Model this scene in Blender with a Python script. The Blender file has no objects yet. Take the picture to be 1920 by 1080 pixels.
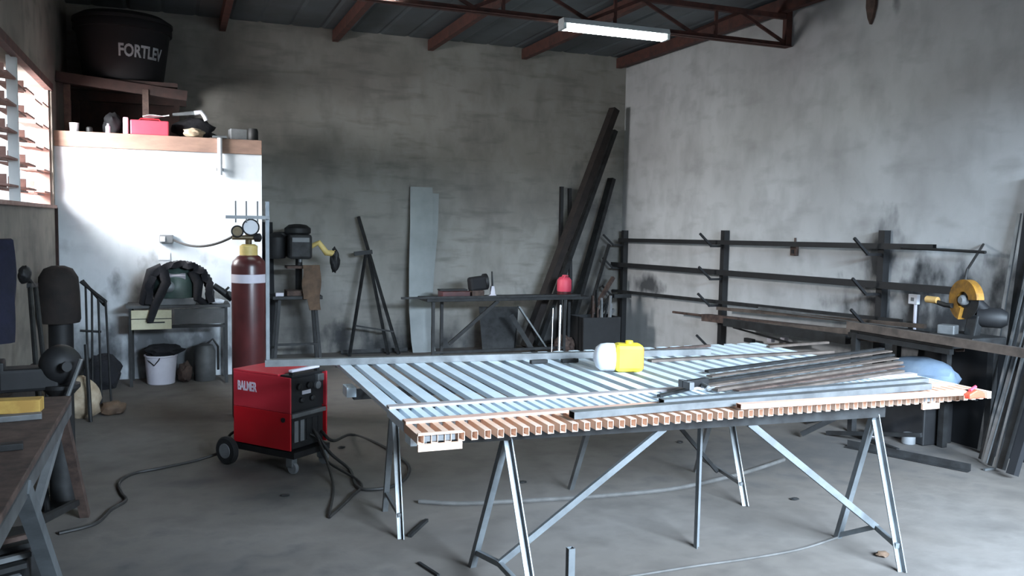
import bpy, bmesh, math, random
from mathutils import Vector, Matrix, noise, Quaternion
from math import sin, cos, radians, pi

S = bpy.context.scene
COL = S.collection
random.seed(7)

# ------------------------------------------------------------------ camera, world, light, exposure
F = 1600.0; EYE = 1.65
yaw, pitch, roll = radians(21.5), radians(-4.3), radians(1.0)
FWD = Vector((sin(yaw)*cos(pitch), cos(yaw)*cos(pitch), sin(pitch)))
_r = Vector((cos(yaw), -sin(yaw), 0)); _u = _r.cross(FWD)
RT = _r*cos(roll) + _u*sin(roll); UP = -_r*sin(roll) + _u*cos(roll)
CAM = Vector((0, 0, EYE))
cd = bpy.data.cameras.new('camera'); cam = bpy.data.objects.new('camera', cd); COL.objects.link(cam)
cd.sensor_width = 36.0; cd.lens = F/1920*36.0; cd.clip_start = 0.05
m = Matrix((RT, UP, -FWD)).transposed().to_4x4(); m.translation = CAM
cam.matrix_world = m
S.camera = cam

S.view_settings.view_transform = 'Standard'; S.view_settings.look = 'None'
S.view_settings.gamma = 1.0; S.view_settings.use_curve_mapping = False
S.view_settings.exposure = 0.6

W = bpy.data.worlds.new('sky'); S.world = W; W.use_nodes = True
bgn = W.node_tree.nodes['Background']
bgn.inputs[1].default_value = 1.5
_tc = W.node_tree.nodes.new('ShaderNodeTexCoord'); _sx = W.node_tree.nodes.new('ShaderNodeSeparateXYZ'); _rp = W.node_tree.nodes.new('ShaderNodeValToRGB')
_rp.color_ramp.elements[0].position = 0.47; _rp.color_ramp.elements[0].color = (0.16, 0.15, 0.14, 1)      # ground
_rp.color_ramp.elements[1].position = 0.53; _rp.color_ramp.elements[1].color = (0.84, 0.92, 1.0, 1)       # overcast sky
_ma = W.node_tree.nodes.new('ShaderNodeMath'); _ma.operation = 'MULTIPLY_ADD'; _ma.inputs[1].default_value = 0.5; _ma.inputs[2].default_value = 0.5
W.node_tree.links.new(_tc.outputs['Generated'], _sx.inputs[0]); W.node_tree.links.new(_sx.outputs['Z'], _ma.inputs[0])
W.node_tree.links.new(_ma.outputs[0], _rp.inputs[0]); W.node_tree.links.new(_rp.outputs[0], bgn.inputs[0])

def area(name, loc, target, sx, sy, power, color, spread=180):
    l = bpy.data.lights.new(name, 'AREA'); l.shape = 'RECTANGLE'; l.size = sx; l.size_y = sy
    l.energy = power; l.color = color; l.spread = radians(spread)
    o = bpy.data.objects.new(name, l); COL.objects.link(o); o.location = loc
    o.rotation_euler = (Vector(target)-Vector(loc)).to_track_quat('-Z', 'Y').to_euler()
    return o
# bright overcast sky seen through the big workshop gate behind the camera, and through the window
area('gate_daylight', (2.9, -5.4, 5.0), (3.9, 6.0, 1.6), 7.2, 3.4, 8600, (0.65, 0.82, 1.0))
area('window_daylight', (-1.9, 8.75, 2.7), (-0.3, 9.5, 1.9), 1.3, 1.0, 240, (0.97, 0.98, 1.0), 140)

# room dimensions
XL, XR, YB, YF, ZC = -1.10, 5.87, 10.70, -0.6, 3.98
YP = 9.45; XP = 0.85; ZP = 2.33        # low walled-off corner: front face, right face, underside of its slab

def ray(x, y): return FWD + RT*((x-960)/F) + UP*((540-y)/F)
def onz(x, y, z): d = ray(x, y); return CAM + d*((z-EYE)/d.z)
def onY(x, y, Y): d = ray(x, y); return CAM + d*(Y/d.y)
def onX(x, y, X): d = ray(x, y); return CAM + d*(X/d.x)

# ------------------------------------------------------------------ materials
def lin(c): c /= 255.0; return c/12.92 if c <= 0.04045 else ((c+0.055)/1.055)**2.4
def rgb(r, g, b): return (lin(r), lin(g), lin(b), 1)
def mat(name, c1, c2=None, rough=0.7, metal=0.0, scale=6.0, bump=0.0, detail=6.0, lo=0.35, hi=0.65, emit=0.0, stretch=(1, 1, 1)):
    M = bpy.data.materials.new(name); M.use_nodes = True
    nt = M.node_tree; N = nt.nodes; Lk = nt.links; p = N['Principled BSDF']
    p.inputs['Roughness'].default_value = rough; p.inputs['Metallic'].default_value = metal
    p.inputs['Base Color'].default_value = c1
    tc = N.new('ShaderNodeTexCoord'); mp = N.new('ShaderNodeMapping'); mp.inputs['Scale'].default_value = stretch
    nz = N.new('ShaderNodeTexNoise'); nz.inputs['Scale'].default_value = scale; nz.inputs['Detail'].default_value = detail
    nz.inputs['Roughness'].default_value = 0.6
    Lk.new(tc.outputs['Object'], mp.inputs[0]); Lk.new(mp.outputs[0], nz.inputs['Vector'])
    if c2 is None: c2 = tuple(v*0.72 for v in c1[:3]) + (1,)
    rp = N.new('ShaderNodeValToRGB')
    rp.color_ramp.elements[0].position = lo; rp.color_ramp.elements[0].color = c1
    rp.color_ramp.elements[1].position = hi; rp.color_ramp.elements[1].color = c2
    Lk.new(nz.outputs[0], rp.inputs[0]); Lk.new(rp.outputs[0], p.inputs['Base Color'])
    if bump:
        b = N.new('ShaderNodeBump'); b.inputs['Strength'].default_value = bump; b.inputs['Distance'].default_value = 0.02
        Lk.new(nz.outputs[0], b.inputs['Height']); Lk.new(b.outputs[0], p.inputs['Normal'])
    if emit:
        p.inputs['Emission Color'].default_value = c1; p.inputs['Emission Strength'].default_value = emit
    return M

def plaster(name, base, dark, light, blotch=0.9, spots=(), streak=2.6):
    """old smoke-stained cement render: broad blotches, fine trowel streaks and a few dark spots, soot among them, with a place of their own"""
    M = bpy.data.materials.new(name); M.use_nodes = True
    nt = M.node_tree; N = nt.nodes; Lk = nt.links; p = N['Principled BSDF']; p.inputs['Roughness'].default_value = 0.92
    g = N.new('ShaderNodeNewGeometry')
    def nz(scale, det, st=(1, 1, 1)):
        mp = N.new('ShaderNodeMapping'); mp.inputs['Scale'].default_value = st
        n = N.new('ShaderNodeTexNoise'); n.inputs['Scale'].default_value = scale; n.inputs['Detail'].default_value = det
        Lk.new(g.outputs['Position'], mp.inputs[0]); Lk.new(mp.outputs[0], n.inputs['Vector']); return n
    def mix(fac, a, b):
        x = N.new('ShaderNodeMix'); x.data_type = 'RGBA'
        Lk.new(fac, x.inputs['Factor'])
        for v, s in ((a, x.inputs['A']), (b, x.inputs['B'])):
            if isinstance(v, tuple): s.default_value = v
            else: Lk.new(v, s)
        return x.outputs['Result']
    def ramp(out, lo, hi, top=1.0):
        r = N.new('ShaderNodeMapRange'); r.inputs[1].default_value = lo; r.inputs[2].default_value = hi; r.inputs[4].default_value = top
        Lk.new(out, r.inputs[0]); return r.outputs[0]
    n1 = nz(blotch, 5); n2 = nz(5.0, 8, (1, 1, 0.6)); n3 = nz(2.2, 7, (1, 1, streak))
    c = mix(ramp(n1.outputs[0], 0.38, 0.62), base, light)
    c = mix(ramp(n2.outputs[0], 0.45, 0.8, 0.55), c, dark)
    c = mix(ramp(n3.outputs[0], 0.52, 0.75, 0.55), c, dark)
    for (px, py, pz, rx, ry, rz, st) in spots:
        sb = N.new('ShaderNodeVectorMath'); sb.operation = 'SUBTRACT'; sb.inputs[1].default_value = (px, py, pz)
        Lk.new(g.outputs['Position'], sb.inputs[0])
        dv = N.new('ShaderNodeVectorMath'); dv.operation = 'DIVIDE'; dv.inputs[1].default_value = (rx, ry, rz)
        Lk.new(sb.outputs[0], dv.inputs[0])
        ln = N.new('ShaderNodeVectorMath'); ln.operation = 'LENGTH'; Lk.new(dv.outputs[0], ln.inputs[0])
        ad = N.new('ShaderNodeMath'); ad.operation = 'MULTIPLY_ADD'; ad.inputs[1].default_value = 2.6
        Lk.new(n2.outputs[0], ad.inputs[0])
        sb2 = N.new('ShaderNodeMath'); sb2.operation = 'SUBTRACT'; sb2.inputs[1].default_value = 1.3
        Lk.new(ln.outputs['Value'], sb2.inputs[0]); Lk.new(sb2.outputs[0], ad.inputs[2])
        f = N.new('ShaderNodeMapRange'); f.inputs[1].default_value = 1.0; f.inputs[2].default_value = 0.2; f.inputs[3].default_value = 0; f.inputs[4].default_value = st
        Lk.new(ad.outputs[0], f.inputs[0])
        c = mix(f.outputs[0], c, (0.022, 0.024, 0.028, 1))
    Lk.new(c, p.inputs['Base Color'])
    b = N.new('ShaderNodeBump'); b.inputs['Strength'].default_value = 0.35; b.inputs['Distance'].default_value = 0.02
    Lk.new(n2.outputs[0], b.inputs['Height']); Lk.new(b.outputs[0], p.inputs['Normal'])
    return M

M = {}
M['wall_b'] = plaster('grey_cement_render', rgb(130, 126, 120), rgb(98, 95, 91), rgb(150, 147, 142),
                      spots=[(2.6, YB, 0.0, 2.2, 1, 0.45, 0.85), (5.0, YB, 0.2, 1.0, 1, 0.7, 0.75), (1.4, YB, .3, .6, 1, .8, .6), (5.45, YB, 1.3, .55, 1, 1.3, .6)], streak=5.0)  # dark spots along the wall foot and up the right-hand corner
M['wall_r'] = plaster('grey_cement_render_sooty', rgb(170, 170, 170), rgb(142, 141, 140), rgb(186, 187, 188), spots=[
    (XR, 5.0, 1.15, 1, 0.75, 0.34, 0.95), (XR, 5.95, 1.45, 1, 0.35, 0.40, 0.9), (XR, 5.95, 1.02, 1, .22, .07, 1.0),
    (XR, 5.3, 0.75, 1, 1.2, 0.5, 0.85), (XR, 10.0, 0.85, 1, .5, .16, 0.9), (XR, 4.4, 0.7, 1, .8, 0.8, 0.9), (XR, 5.86, 3.72, 1, .05, .17, .7)])  # soot stains, plus low spots painted dark for the shade under the bench
M['wall_l'] = plaster('grey_brown_render', rgb(116, 109, 101), rgb(84, 79, 74), rgb(134, 127, 118))
M['white_wall'] = plaster('white_painted_wall', rgb(214, 218, 222), rgb(186, 190, 194), rgb(224, 227, 230), blotch=0.6, spots=[(-.1, YP, .25, 1.3, 1, .85, .8), (-1.0, YP, .4, .45, 1, .9, .5)])  # low spots mix wall grime with painted shade around the desk
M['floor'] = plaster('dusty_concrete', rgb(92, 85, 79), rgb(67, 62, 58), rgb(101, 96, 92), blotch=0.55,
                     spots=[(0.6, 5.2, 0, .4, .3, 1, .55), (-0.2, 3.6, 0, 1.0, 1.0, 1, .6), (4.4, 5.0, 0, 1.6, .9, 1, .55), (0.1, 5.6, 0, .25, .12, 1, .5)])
M['roof'] = mat('grey_roof_sheet', rgb(96, 104, 110), rgb(78, 84, 88), rough=0.5, metal=0.2, scale=1.5)
M['redox'] = mat('red_oxide_steel', rgb(90, 54, 46), rgb(62, 40, 36), rough=0.75, scale=9)
M['rust'] = mat('rusty_steel', rgb(92, 74, 66), rgb(58, 46, 42), rough=0.8, metal=0.2, scale=12)
M['brownbar'] = mat('brown_mill_steel', rgb(106, 94, 86), rgb(76, 68, 63), rough=0.6, metal=0.3, scale=8, stretch=(1, 1, 1))
M['dark'] = mat('dark_steel', rgb(48, 49, 50), rgb(30, 29, 29), rough=0.6, metal=0.4, scale=10)
M['black'] = mat('black_paint', rgb(26, 26, 28), rgb(17, 17, 19), rough=0.6, scale=10)
M['rubber'] = mat('black_rubber', rgb(30, 30, 31), rgb(22, 22, 22), rough=0.85, scale=20)
M['cable'] = mat('black_cable_sheath', rgb(38, 36, 35), rgb(26, 25, 24), rough=0.6, scale=20)
M['galv'] = mat('pale_blue_grey_paint', rgb(228, 240, 248), rgb(212, 226, 236), rough=0.4, metal=0.0, scale=5)
M['primer'] = mat('salmon_primer', rgb(228, 178, 146), rgb(234, 208, 190), rough=0.7, scale=3.0)
M['primer_rail'] = mat('salmon_primer_rail', rgb(218, 172, 148), rgb(198, 162, 146), rough=0.7, scale=4.0)
M['palerail'] = mat('pinkish_grey_primer', rgb(176, 164, 162), rgb(150, 144, 144), rough=0.65, scale=4.0)
M['steel'] = mat('grey_mill_steel', rgb(124, 126, 127), rgb(96, 98, 99), rough=0.45, metal=0.5, scale=7)
M['steel_l'] = mat('light_grey_steel', rgb(122, 127, 130), rgb(98, 102, 105), rough=0.45, metal=0.4, scale=7)
M['chrome'] = mat('bright_pipe', rgb(214, 216, 218), rgb(190, 192, 194), rough=0.25, metal=0.8, scale=7)
M['sheet'] = mat('grey_sheet_metal', rgb(138, 142, 142), rgb(122, 126, 126), rough=0.55, metal=0.1, scale=2.5)
M['red'] = mat('red_enamel', rgb(196, 22, 34), rgb(178, 18, 30), rough=0.42, scale=2)
M['redlid'] = mat('pale_red_enamel', rgb(196, 52, 64), rgb(186, 44, 56), rough=0.35, scale=2)
M['white'] = mat('white_plastic', rgb(232, 232, 236), rgb(214, 214, 220), rough=0.5, scale=4)
M['offwhite'] = mat('off_white_plastic', rgb(206, 202, 210), rgb(188, 184, 194), rough=0.5, scale=4)
M['yellow'] = mat('yellow_plastic', rgb(246, 224, 70), rgb(236, 208, 52), rough=0.5, scale=3)
M['ochre'] = mat('ochre_yellow_guard', rgb(166, 118, 38), rgb(110, 78, 32), rough=0.55, scale=14)
M['wood_y'] = mat('yellow_wood', rgb(208, 176, 92), rgb(170, 132, 66), rough=0.7, scale=6, stretch=(1, 8, 1))
M['brownwood'] = mat('brown_timber', rgb(156, 126, 110), rgb(132, 106, 94), rough=0.8, scale=4, stretch=(1, 1, 3))
M['darkwood'] = mat('dark_timber', rgb(62, 42, 38), rgb(40, 29, 27), rough=0.85, scale=6)
M['cream'] = mat('cream_drawer_front', rgb(206, 200, 170), rgb(186, 178, 148), rough=0.6, scale=7)
M['maroon'] = mat('maroon_cylinder_paint', rgb(82, 38, 38), rgb(62, 30, 30), rough=0.32, scale=4)
M['collar'] = mat('yellow_collar_paint', rgb(214, 190, 120), rgb(190, 166, 100), rough=0.5, scale=9)
M['green'] = mat('grey_green_casing', rgb(84, 104, 98), rgb(62, 78, 74), rough=0.35, scale=4)
M['grey'] = mat('mid_grey_paint', rgb(120, 122, 124), rgb(98, 100, 102), rough=0.6, scale=6)
M['cloth_k'] = mat('black_cloth', rgb(28, 28, 34), rgb(20, 20, 24), rough=0.95, scale=18, bump=0.5)
M['cloth_b'] = mat('navy_cloth', rgb(30, 31, 50), rgb(22, 23, 36), rough=0.95, scale=10, bump=0.5)
M['leather'] = mat('dark_brown_leather', rgb(44, 36, 33), rgb(30, 25, 24), rough=0.85, scale=8, bump=0.4)
M['leather_b'] = mat('brown_leather', rgb(104, 82, 64), rgb(74, 58, 46), rough=0.8, scale=8, bump=0.4)
M['rag'] = mat('beige_rag', rgb(178, 162, 140), rgb(140, 122, 100), rough=0.95, scale=9, bump=0.5)
M['bagblue'] = mat('pale_blue_plastic_sack', rgb(124, 142, 162), rgb(98, 114, 132), rough=0.35, scale=3, bump=0.4)
M['tank'] = mat('dark_blue_black_polyethylene', rgb(15, 16, 21), rgb(12, 13, 17), rough=0.8, scale=4)
M['letter'] = mat('grey_white_lettering', rgb(176, 182, 188), rgb(140, 146, 150), rough=0.7, scale=12)
M['logo'] = mat('white_lettering', rgb(240, 220, 232), rgb(228, 208, 222), rough=0.5, scale=12)
M['pinkred'] = mat('faded_red_plastic', rgb(208, 72, 92), rgb(190, 60, 80), rough=0.55, scale=4)
M['pink'] = mat('pale_pink_plastic', rgb(226, 168, 182), rgb(214, 150, 166), rough=0.55, scale=4)
M['orange'] = mat('orange_red_paint', rgb(250, 88, 62), rgb(232, 70, 50), rough=0.5, scale=4)
M['block'] = mat('pale_concrete_block', rgb(158, 128, 120), rgb(136, 106, 98), rough=0.9, scale=8)
M['lamp_white'] = mat('lamp_enamel', rgb(214, 220, 222), rgb(196, 204, 206), rough=0.5, scale=4)
M['tube'] = mat('glowing_lamp_glass', (0.86, 1.0, 0.97, 1), (0.86, 1.0, 0.97, 1), emit=30.0)
M['cork'] = mat('straw_yellow_plastic', rgb(206, 168, 106), rgb(180, 140, 80), rough=0.6, scale=6)
M['deskgrey'] = mat('dull_dark_grey_paint', rgb(82, 82, 82), rgb(62, 62, 62), rough=0.6, scale=6)
M['hose'] = mat('dusty_grey_hose', rgb(88, 86, 84), rgb(72, 70, 68), rough=0.9, scale=9)
M['gauge'] = mat('gauge_dial_white', rgb(226, 228, 232), rgb(214, 216, 220), rough=0.3, scale=9)
M['brass'] = mat('dull_brass', rgb(120, 106, 82), rgb(88, 78, 62), rough=0.45, metal=0.6, scale=9)

# ------------------------------------------------------------------ mesh helpers (all take world coordinates)
class MB:
    def __init__(s): s.bm = bmesh.new()
    def quadbox(s, ps):
        v = [s.bm.verts.new(p) for p in ps]
        for f in ((0, 3, 2, 1), (4, 5, 6, 7), (0, 1, 5, 4), (1, 2, 6, 5), (2, 3, 7, 6), (3, 0, 4, 7)): s.bm.faces.new([v[i] for i in f])
        return s
    def box(s, c, d, rot=None):
        c = Vector(c); R = rot or Matrix.Identity(3)
        h = [Vector((sx*d[0]/2, sy*d[1]/2, sz*d[2]/2)) for sz in (-1, 1) for sx, sy in ((-1, -1), (1, -1), (1, 1), (-1, 1))]
        return s.quadbox([c + R @ p for p in h])
    def frame(s, p0, p1, up=None):
        a = (p1-p0).normalized(); up = Vector(up) if up else Vector((0, 0, 1))
        if abs(a.dot(up)) > 0.99: up = Vector((1, 0, 0)) if abs(a.x) < 0.9 else Vector((0, 1, 0))
        sd = a.cross(up).normalized(); return a, sd, sd.cross(a)
    def beam(s, p0, p1, w, h=None, up=None, hollow=0.0):
        p0, p1 = Vector(p0), Vector(p1); h = h or w
        a, sd, u = s.frame(p0, p1, up)
        def ring(p, ww, hh): return [s.bm.verts.new(p + sd*sx*ww/2 + u*sy*hh/2) for sx, sy in ((-1, -1), (1, -1), (1, 1), (-1, 1))]
        A, B = ring(p0, w, h), ring(p1, w, h)
        for i in range(4): j = (i+1) % 4; s.bm.faces.new((A[i], A[j], B[j], B[i]))
        if hollow:
            t = hollow; C, D = ring(p0, w-2*t, h-2*t), ring(p1, w-2*t, h-2*t)
            for i in range(4):
                j = (i+1) % 4
                s.bm.faces.new((C[j], C[i], D[i], D[j])); s.bm.faces.new((A[j], A[i], C[i], C[j])); s.bm.faces.new((B[i], B[j], D[j], D[i]))
        else: s.bm.faces.new(A[::-1]); s.bm.faces.new(B)
        return s
    def angle(s, p0, p1, w, t=0.004, up=None):           # L-profile
        p0, p1 = Vector(p0), Vector(p1); a, sd, u = s.frame(p0, p1, up)
        pr = ((0, 0), (w, 0), (w, t), (t, t), (t, w), (0, w))
        A = [s.bm.verts.new(p0 + sd*(x-w/2) + u*(y-w/2)) for x, y in pr]; B = [s.bm.verts.new(p1 + sd*(x-w/2) + u*(y-w/2)) for x, y in pr]
        for i in range(6): j = (i+1) % 6; s.bm.faces.new((A[i], A[j], B[j], B[i]))
        s.bm.faces.new(A[::-1]); s.bm.faces.new(B); return s
    def tube(s, pts, r, seg=10, r1=None):
        pts = [Vector(p) for p in pts]; rings = []; n = len(pts); ref = None
        for i, p in enumerate(pts):
            a = (pts[min(i+1, n-1)] - pts[max(i-1, 0)]).normalized()
            if ref is None: ref = Vector((0, 0, 1)) if abs(a.z) < 0.9 else Vector((1, 0, 0))
            sd = a.cross(ref).normalized(); ref = sd.cross(a); rr = r if r1 is None else r + (r1-r)*i/(n-1)
            rings.append([s.bm.verts.new(p + (sd*cos(2*pi*k/seg) + ref*sin(2*pi*k/seg))*rr) for k in range(seg)])
        for A, B in zip(rings, rings[1:]):
            for k in range(seg): j = (k+1) % seg; s.bm.faces.new((A[k], A[j], B[j], B[k]))
        s.bm.faces.new(rings[0][::-1]); s.bm.faces.new(rings[-1]); return s
    def lathe(s, prof, origin, axis=(0, 0, 1), seg=32):
        q = Vector((0, 0, 1)).rotation_difference(Vector(axis)); o = Vector(origin); rings = []
        for r, z in prof: rings.append([s.bm.verts.new(o + q @ Vector((r*cos(2*pi*k/seg), r*sin(2*pi*k/seg), z))) for k in range(seg)])
        for A, B in zip(rings, rings[1:]):
            for k in range(seg): j = (k+1) % seg; s.bm.faces.new((A[k], A[j], B[j], B[k]))
        s.bm.faces.new(rings[0][::-1]); s.bm.faces.new(rings[-1]); return s
    def blob(s, c, r, amp=0.15, freq=2.0, seed=0, sub=3, rot=None, flat=None):
        t = bmesh.new(); bmesh.ops.create_icosphere(t, subdivisions=sub, radius=1.0); mp = {}
        c = Vector(c); R = rot or Matrix.Identity(3)
        for v in t.verts:
            d = v.co.normalized(); k = 1 + amp*noise.noise(d*freq + Vector((seed*7.3, seed*3.1, 0))) + amp*.5*noise.noise(d*freq*2.7 + Vector((0, seed, 3)))
            q = Vector((d.x*r[0]*k, d.y*r[1]*k, d.z*r[2]*k))
            if flat is not None and q.z < -flat*r[2]: q.z = -flat*r[2]
            mp[v.index] = s.bm.verts.new(c + R @ q)
        for f in t.faces: s.bm.faces.new([mp[v.index] for v in f.verts])
        t.free(); return s
    def prism(s, poly, o, ux, uy, dep):                    # polygon in the ux/uy plane, extruded by vector dep
        o, ux, uy, dep = Vector(o), Vector(ux), Vector(uy), Vector(dep)
        A = [s.bm.verts.new(o + ux*x + uy*y) for x, y in poly]; B = [s.bm.verts.new(v.co + dep) for v in A]; n = len(A)
        for i in range(n): j = (i+1) % n; s.bm.faces.new((A[i], A[j], B[j], B[i]))
        s.bm.faces.new(A[::-1]); s.bm.faces.new(B); return s
    def strip(s, rows, th):                                # grid of points thickened: draped cloth and bent sheet
        n = len(rows); k = len(rows[0]); P = [[Vector(p) for p in r] for r in rows]
        def nrm(i, j):
            a = P[min(i+1, n-1)][j] - P[max(i-1, 0)][j]; b = P[i][min(j+1, k-1)] - P[i][max(j-1, 0)]
            c = a.cross(b); return c.normalized() if c.length > 1e-9 else Vector((0, 0, 1))
        A = [[s.bm.verts.new(P[i][j] + nrm(i, j)*th/2) for j in range(k)] for i in range(n)]
        B = [[s.bm.verts.new(P[i][j] - nrm(i, j)*th/2) for j in range(k)] for i in range(n)]
        for i in range(n-1):
            for j in range(k-1):
                s.bm.faces.new((A[i][j], A[i][j+1], A[i+1][j+1], A[i+1][j])); s.bm.faces.new((B[i][j], B[i+1][j], B[i+1][j+1], B[i][j+1]))
        for i in range(n-1): s.bm.faces.new((A[i][0], A[i+1][0], B[i+1][0], B[i][0])); s.bm.faces.new((A[i][-1], B[i][-1], B[i+1][-1], A[i+1][-1]))
        for j in range(k-1): s.bm.faces.new((A[0][j], B[0][j], B[0][j+1], A[0][j+1])); s.bm.faces.new((A[-1][j], A[-1][j+1], B[-1][j+1], B[-1][j]))
        return s
    def build(s, name, m, parent=None, smooth=False, bevel=0.0):
        bmesh.ops.recalc_face_normals(s.bm, faces=s.bm.faces)
        co = [v.co for v in s.bm.verts]
        lo = Vector((min(c[i] for c in co) for i in range(3))); hi = Vector((max(c[i] for c in co) for i in range(3)))
        o = Vector(((lo.x+hi.x)/2, (lo.y+hi.y)/2, lo.z))
        for v in s.bm.verts: v.co -= o
        me = bpy.data.meshes.new(name); s.bm.to_mesh(me); s.bm.free()
        if smooth:
            for p in me.polygons: p.use_smooth = True
            me.set_sharp_from_angle(angle=radians(40))
        me.materials.append(M[m] if isinstance(m, str) else m)
        ob = bpy.data.objects.new(name, me); COL.objects.link(ob)
        pw = WORLD[parent.name] if parent else Vector((0, 0, 0))
        if parent: ob.parent = parent
        ob.location = o - pw; WORLD[ob.name] = o
        if bevel:
            b = ob.modifiers.new('bevel', 'BEVEL'); b.width = bevel; b.segments = 2; b.limit_method = 'ANGLE'
        return ob
WORLD = {}
def tag(o, label, cat, group=None, kind=None):
    o['label'] = label; o['category'] = cat
    if group: o['group'] = group
    if kind: o['kind'] = kind
    return o
def thing(name, loc, label, cat, group=None):
    o = bpy.data.objects.new(name, None); COL.objects.link(o); o.location = loc; o.empty_display_size = 0.1
    WORLD[o.name] = Vector(loc); return tag(o, label, cat, group)
def struct(mb, name, m, parent=None, **k):
    o = mb.build(name, m, parent, **k)
    if parent is None: o['kind'] = 'structure'
    return o
def text_mesh(txt, name, m, parent, size, fn, depth=0.0):
    """lettering as real thin geometry; fn maps flat letter coordinates (x, y, front) to world"""
    cu = bpy.data.curves.new('t', 'FONT'); cu.body = txt; cu.size = size; cu.resolution_u = 3; cu.extrude = 0.5; cu.space_character = 1.0; cu.offset = size*0.03
    to = bpy.data.objects.new('t', cu); COL.objects.link(to)
    dg = bpy.context.evaluated_depsgraph_get(); dg.update()
    me = bpy.data.meshes.new_from_object(to.evaluated_get(dg)); bpy.data.objects.remove(to)
    b = MB(); b.bm.from_mesh(me); w = max(v.co.x for v in b.bm.verts)
    bmesh.ops.subdivide_edges(b.bm, edges=[e for e in b.bm.edges if e.calc_length() > size*.3], cuts=2)
    for v in b.bm.verts: v.co = fn(v.co.x/w, v.co.y, 1.0 if v.co.z > 0 else 0.0)
    return b.build(name, m, parent)
def rotz(a): return Matrix.Rotation(a, 3, 'Z')

# ================================================================== THE SETTING
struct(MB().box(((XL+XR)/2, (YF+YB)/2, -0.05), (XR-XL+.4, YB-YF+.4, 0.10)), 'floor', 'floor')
struct(MB().box(((XL+XR)/2, YB+.1, 2.05), (XR-XL+.4, 0.2, 4.1)), 'wall_back', 'wall_b')
struct(MB().box((XR+.1, (YF+YB)/2, 2.05), (0.2, YB-YF, 4.1)), 'wall_right', 'wall_r')
WY0, WY1, WZ0, WZ1 = 4.4, 9.34, 1.725, 2.86
b = MB(); wx = XL-.1
b.box((wx, (YF+WY0)/2, 2.05), (.2, WY0-YF, 4.1)); b.box((wx, (WY1+YB)/2, 2.05), (.2, YB-WY1, 4.1))
b.box((wx, (WY0+WY1)/2, WZ0/2), (.2, WY1-WY0, WZ0)); b.box((wx, (WY0+WY1)/2, (WZ1+4.1)/2), (.2, WY1-WY0, 4.1-WZ1))
struct(b, 'wall_left', 'wall_l')
DX0, DX1, DZ = 1.8, 5.6, 3.10                         # workshop gate opening behind the camera
b = MB(); yf = YF-.1
b.box(((XL+DX0)/2, yf, 2.05), (DX0-XL, .2, 4.1)); b.box(((DX1+XR)/2, yf, 2.05), (XR-DX1, .2, 4.1)); b.box(((DX0+DX1)/2, yf, (DZ+4.1)/2), (DX1-DX0, .2, 4.1-DZ))
struct(b, 'wall_front', 'wall_l')
# corrugated roof sheeting
rows = []
n = 200
for i in range(n+1):
    x = XL-.1 + (XR-XL+.2)*i/n; z = ZC + (0.012 if i % 10 == 0 else 0.0)
    rows.append([(x, YF-.3, z), (x, YB+.2, z)])
struct(MB().strip(rows, 0.004), 'ceiling', 'roof')
# walled-off corner: front wall, right side wall, roof slab
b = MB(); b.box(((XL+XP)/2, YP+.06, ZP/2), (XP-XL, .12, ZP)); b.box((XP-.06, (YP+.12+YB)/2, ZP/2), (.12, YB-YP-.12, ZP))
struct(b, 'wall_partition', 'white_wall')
struct(MB().box(((XL+XP)/2, (YP+YB)/2+.02, ZP+.065), (XP-XL, YB-YP-.04, .13)), 'ceiling_partition', 'wall_l')
struct(MB().box(((XL+XP)/2, YP+.0, ZP+.075), (XP-XL, .05, .15)), 'trim_1', 'brownwood', bevel=.004)
struct(MB().box((XL+.012, YP-.03, 1.42), (.024, .05, .62)), 'trim_2', 'darkwood')
# window with pale vertical posts and louvre blocks
wn = bpy.data.objects.new('window_1', None); COL.objects.link(wn); wn.location = (XL-.1, 7, WZ0); WORLD['window_1'] = Vector(wn.location); wn['kind'] = 'structure'
b = MB()
b.beam((XL-.02, WY0, WZ1+.02), (XL-.02, WY1+.06, WZ1+.02), .06, .07)
b.build('window_frame', 'redox', wn)
MB().beam((XL-.11, WY1-.012, WZ0), (XL-.11, WY1-.012, WZ1), .17, .024, up=(0, 1, 0)).build('window_jamb', 'block', wn)
MB().beam((XL-.06, WY0, WZ0+.012), (XL-.06, WY1, WZ0+.012), .18, .03).build('window_sill', 'block', wn)
posts = [5.85, 7.53]
for y in posts[:2]: MB().beam((XL-.05, y, WZ0), (XL-.05, y, WZ1), .05, .07).build('mullion', 'lamp_white', wn)
edges = [WY0] + posts[:2] + [WY1]
nrow = 5
for k in range(nrow):
    z = WZ0 + .12 + k*(WZ1-WZ0-.12)/nrow
    for y0, y1 in zip(edges, edges[1:]):
        b = MB(); cells = max(2, round((y1-y0)/.42)); w = (y1-y0)/cells
        for q in range(cells):
            ya = y0 + q*w; off = .03 if (q % 2) else 0
            b.quadbox([(XL-.16, ya+.02, z-.004+off), (XL-.02, ya+.02, z-.014+off), (XL-.02, ya+w-.02, z-.014+off), (XL-.16, ya+w-.02, z-.004+off),
                       (XL-.16, ya+.02, z+.014+off), (XL-.02, ya+.02, z+.002+off), (XL-.02, ya+w-.02, z+.002+off), (XL-.16, ya+w-.02, z+.014+off)])
            b.box((XL-.10, ya+w*.5, z+.06), (.06, .018, .10))
        b.build('louvre_row', 'block', wn)

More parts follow.
